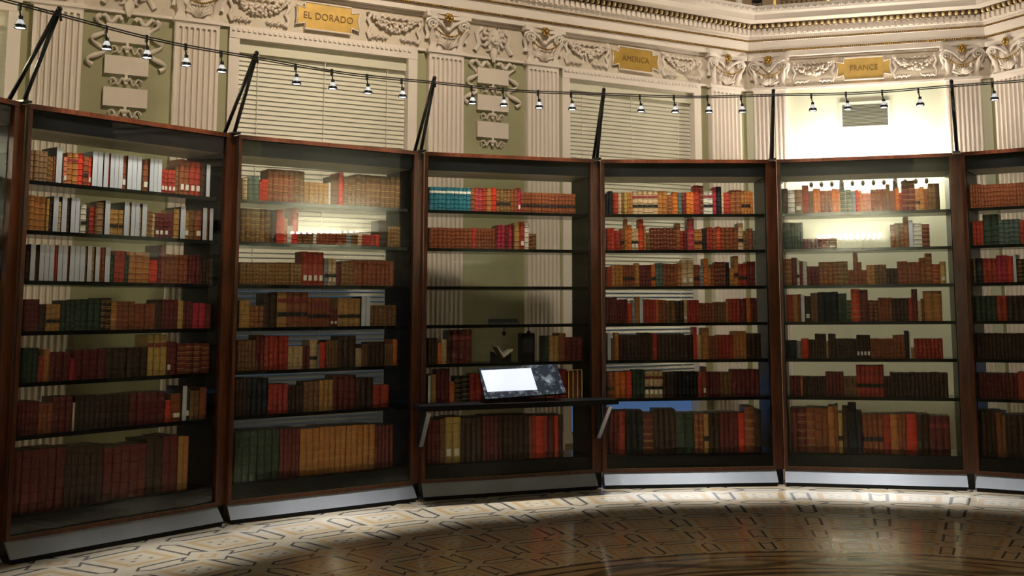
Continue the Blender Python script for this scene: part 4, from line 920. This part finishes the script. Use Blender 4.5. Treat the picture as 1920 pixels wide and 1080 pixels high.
# small fittings on top of the cornice
p = wworld('m', .18, -.34, 4.83); e = empty('floodlight', p, wallframe('m')[3], 'small black floodlight standing on the cornice ledge', 'floodlight')
MB().box(-.05, .05, -.04, .04, 0, .01, M_STEEL).tube([(-.05, 0, .01), (-.055, 0, .09)], .006, M_STEEL, 6).tube([(.05, 0, .01), (.055, 0, .09)], .006, M_STEEL, 6).build('bracket', e)
MB().lathe((0, 0, .06), [(0, .05), (.04, .045), (.05, 0), (.045, -.02), (0, -.015)], M_STEEL, 12).build('lamp_head', e)
p = wworld('m', -.02, -.34, 4.82); MB().lathe((0, 0, 0), [(0, 0), (.035, 0), (.035, .012), (.03, .016), (.038, .02), (.038, .10), (.03, .105), (0, .105)], M_LW, 14).build('white_canister', loc=p, label='small white canister on the cornice ledge left of the floodlight', cat='canister')

# the ring goes on round the right-hand side of the room (mirrored in the glass)
rd = [o for o in COL.objects if o.name == 'leather_books'][0]
for i in range(7, 15):
    o = copy_tree(proto); A, t, out, _, rz = caseframe(i); o.location = (A[0], A[1], 0); o.rotation_euler = (0, 0, rz)
    o['label'] = 'mahogany glazed bookcase beyond the right edge, %s from the edge' % ('first', 'second', 'third', 'fourth', 'fifth', 'sixth', 'seventh', 'eighth')[i - 7]
d = rd.copy(); COL.objects.link(d); ph = -DTH * 8; d.rotation_euler = (0, 0, ph)
d.location = (C[0] - (C[0] * math.cos(ph) - C[1] * math.sin(ph)), C[1] - (C[0] * math.sin(ph) + C[1] * math.cos(ph)), 0)
d['label'] = 'hundreds of old leather books in the bookcases beyond the right edge'

# ------------------------------------------------------------------ lights
def spot(p, tgt, energy, ang, blend=.8, col=(.93, .96, 1), size=.03, name='spot_beam'):
    L = bpy.data.lights.new(name, 'SPOT'); L.energy = energy; L.spot_size = math.radians(ang); L.spot_blend = blend; L.color = col; L.shadow_soft_size = size
    o = bpy.data.objects.new(name, L); COL.objects.link(o); o.location = p
    o.rotation_euler = (Vector(tgt) - Vector(p)).to_track_quat('-Z', 'Y').to_euler(); return o
FL_E = 200; BK_E = 66
for th, p in SPOTS:
    q = p + Vector((0, 0, -.15)); deg = math.degrees(th)
    kf = 1.0 if deg > -22 else (.85 if deg > -44 else .62)
    spot(q, ringpt(th, R - (.40 if deg > -22 else (.5 if deg > -44 else .66)), 0), FL_E * kf, 28 if deg > -44 else 25, 1.0)
    kb = 1.0 if deg > -15 else .85
    spot(q, ringpt(th, R + .10, 2.32), BK_E * kb * .5, 50, 1.0, (1, .93, .84), .04, 'book_beam')
def area(p, tgt, energy, sx, sy, col, name):
    L = bpy.data.lights.new(name, 'AREA'); L.shape = 'RECTANGLE'; L.size = sx; L.size_y = sy; L.energy = energy; L.color = col
    o = bpy.data.objects.new(name, L); COL.objects.link(o); o.location = p
    o.rotation_euler = (Vector(tgt) - Vector(p)).to_track_quat('-Z', 'Y').to_euler(); return o
# added warm fill spots overhead, without any fixture, trained on the upper walls
for az, en in ((-17.6, 930), (-48, 780), (13.7, 620), (58, 700)):
    a_ = math.radians(az); d_ = np.array([math.sin(a_), math.cos(a_)]); q = C + d_ * 1.2; t_ = C + d_ * 7.0
    spot((q[0], q[1], 7.2), (t_[0], t_[1], 3.75), en, 62, .9, (1, .83, .62) if az < -20 else ((1, .86, .68) if az < 0 else (1, .90, .78)), .25, 'upper_wall_fill')
spot((C[0], C[1], 7.0), (C[0], C[1] + .01, 0), 170, 62, .6, (1, .66, .30), .3, 'floor_fill')  # added warm fill over the floor, unseen and without a lamp
w = bpy.data.worlds.new('room_ambience'); SC.world = w; w.use_nodes = True
w.node_tree.nodes['Background'].inputs[0].default_value = (1, .80, .55, 1); w.node_tree.nodes['Background'].inputs[1].default_value = .014

SC.cycles.sample_clamp_indirect = 24
SC.view_settings.view_transform = 'Standard'; SC.view_settings.look = 'None'; SC.view_settings.gamma = 1
SC.view_settings.exposure = 0.0
SC.view_settings.use_curve_mapping = False
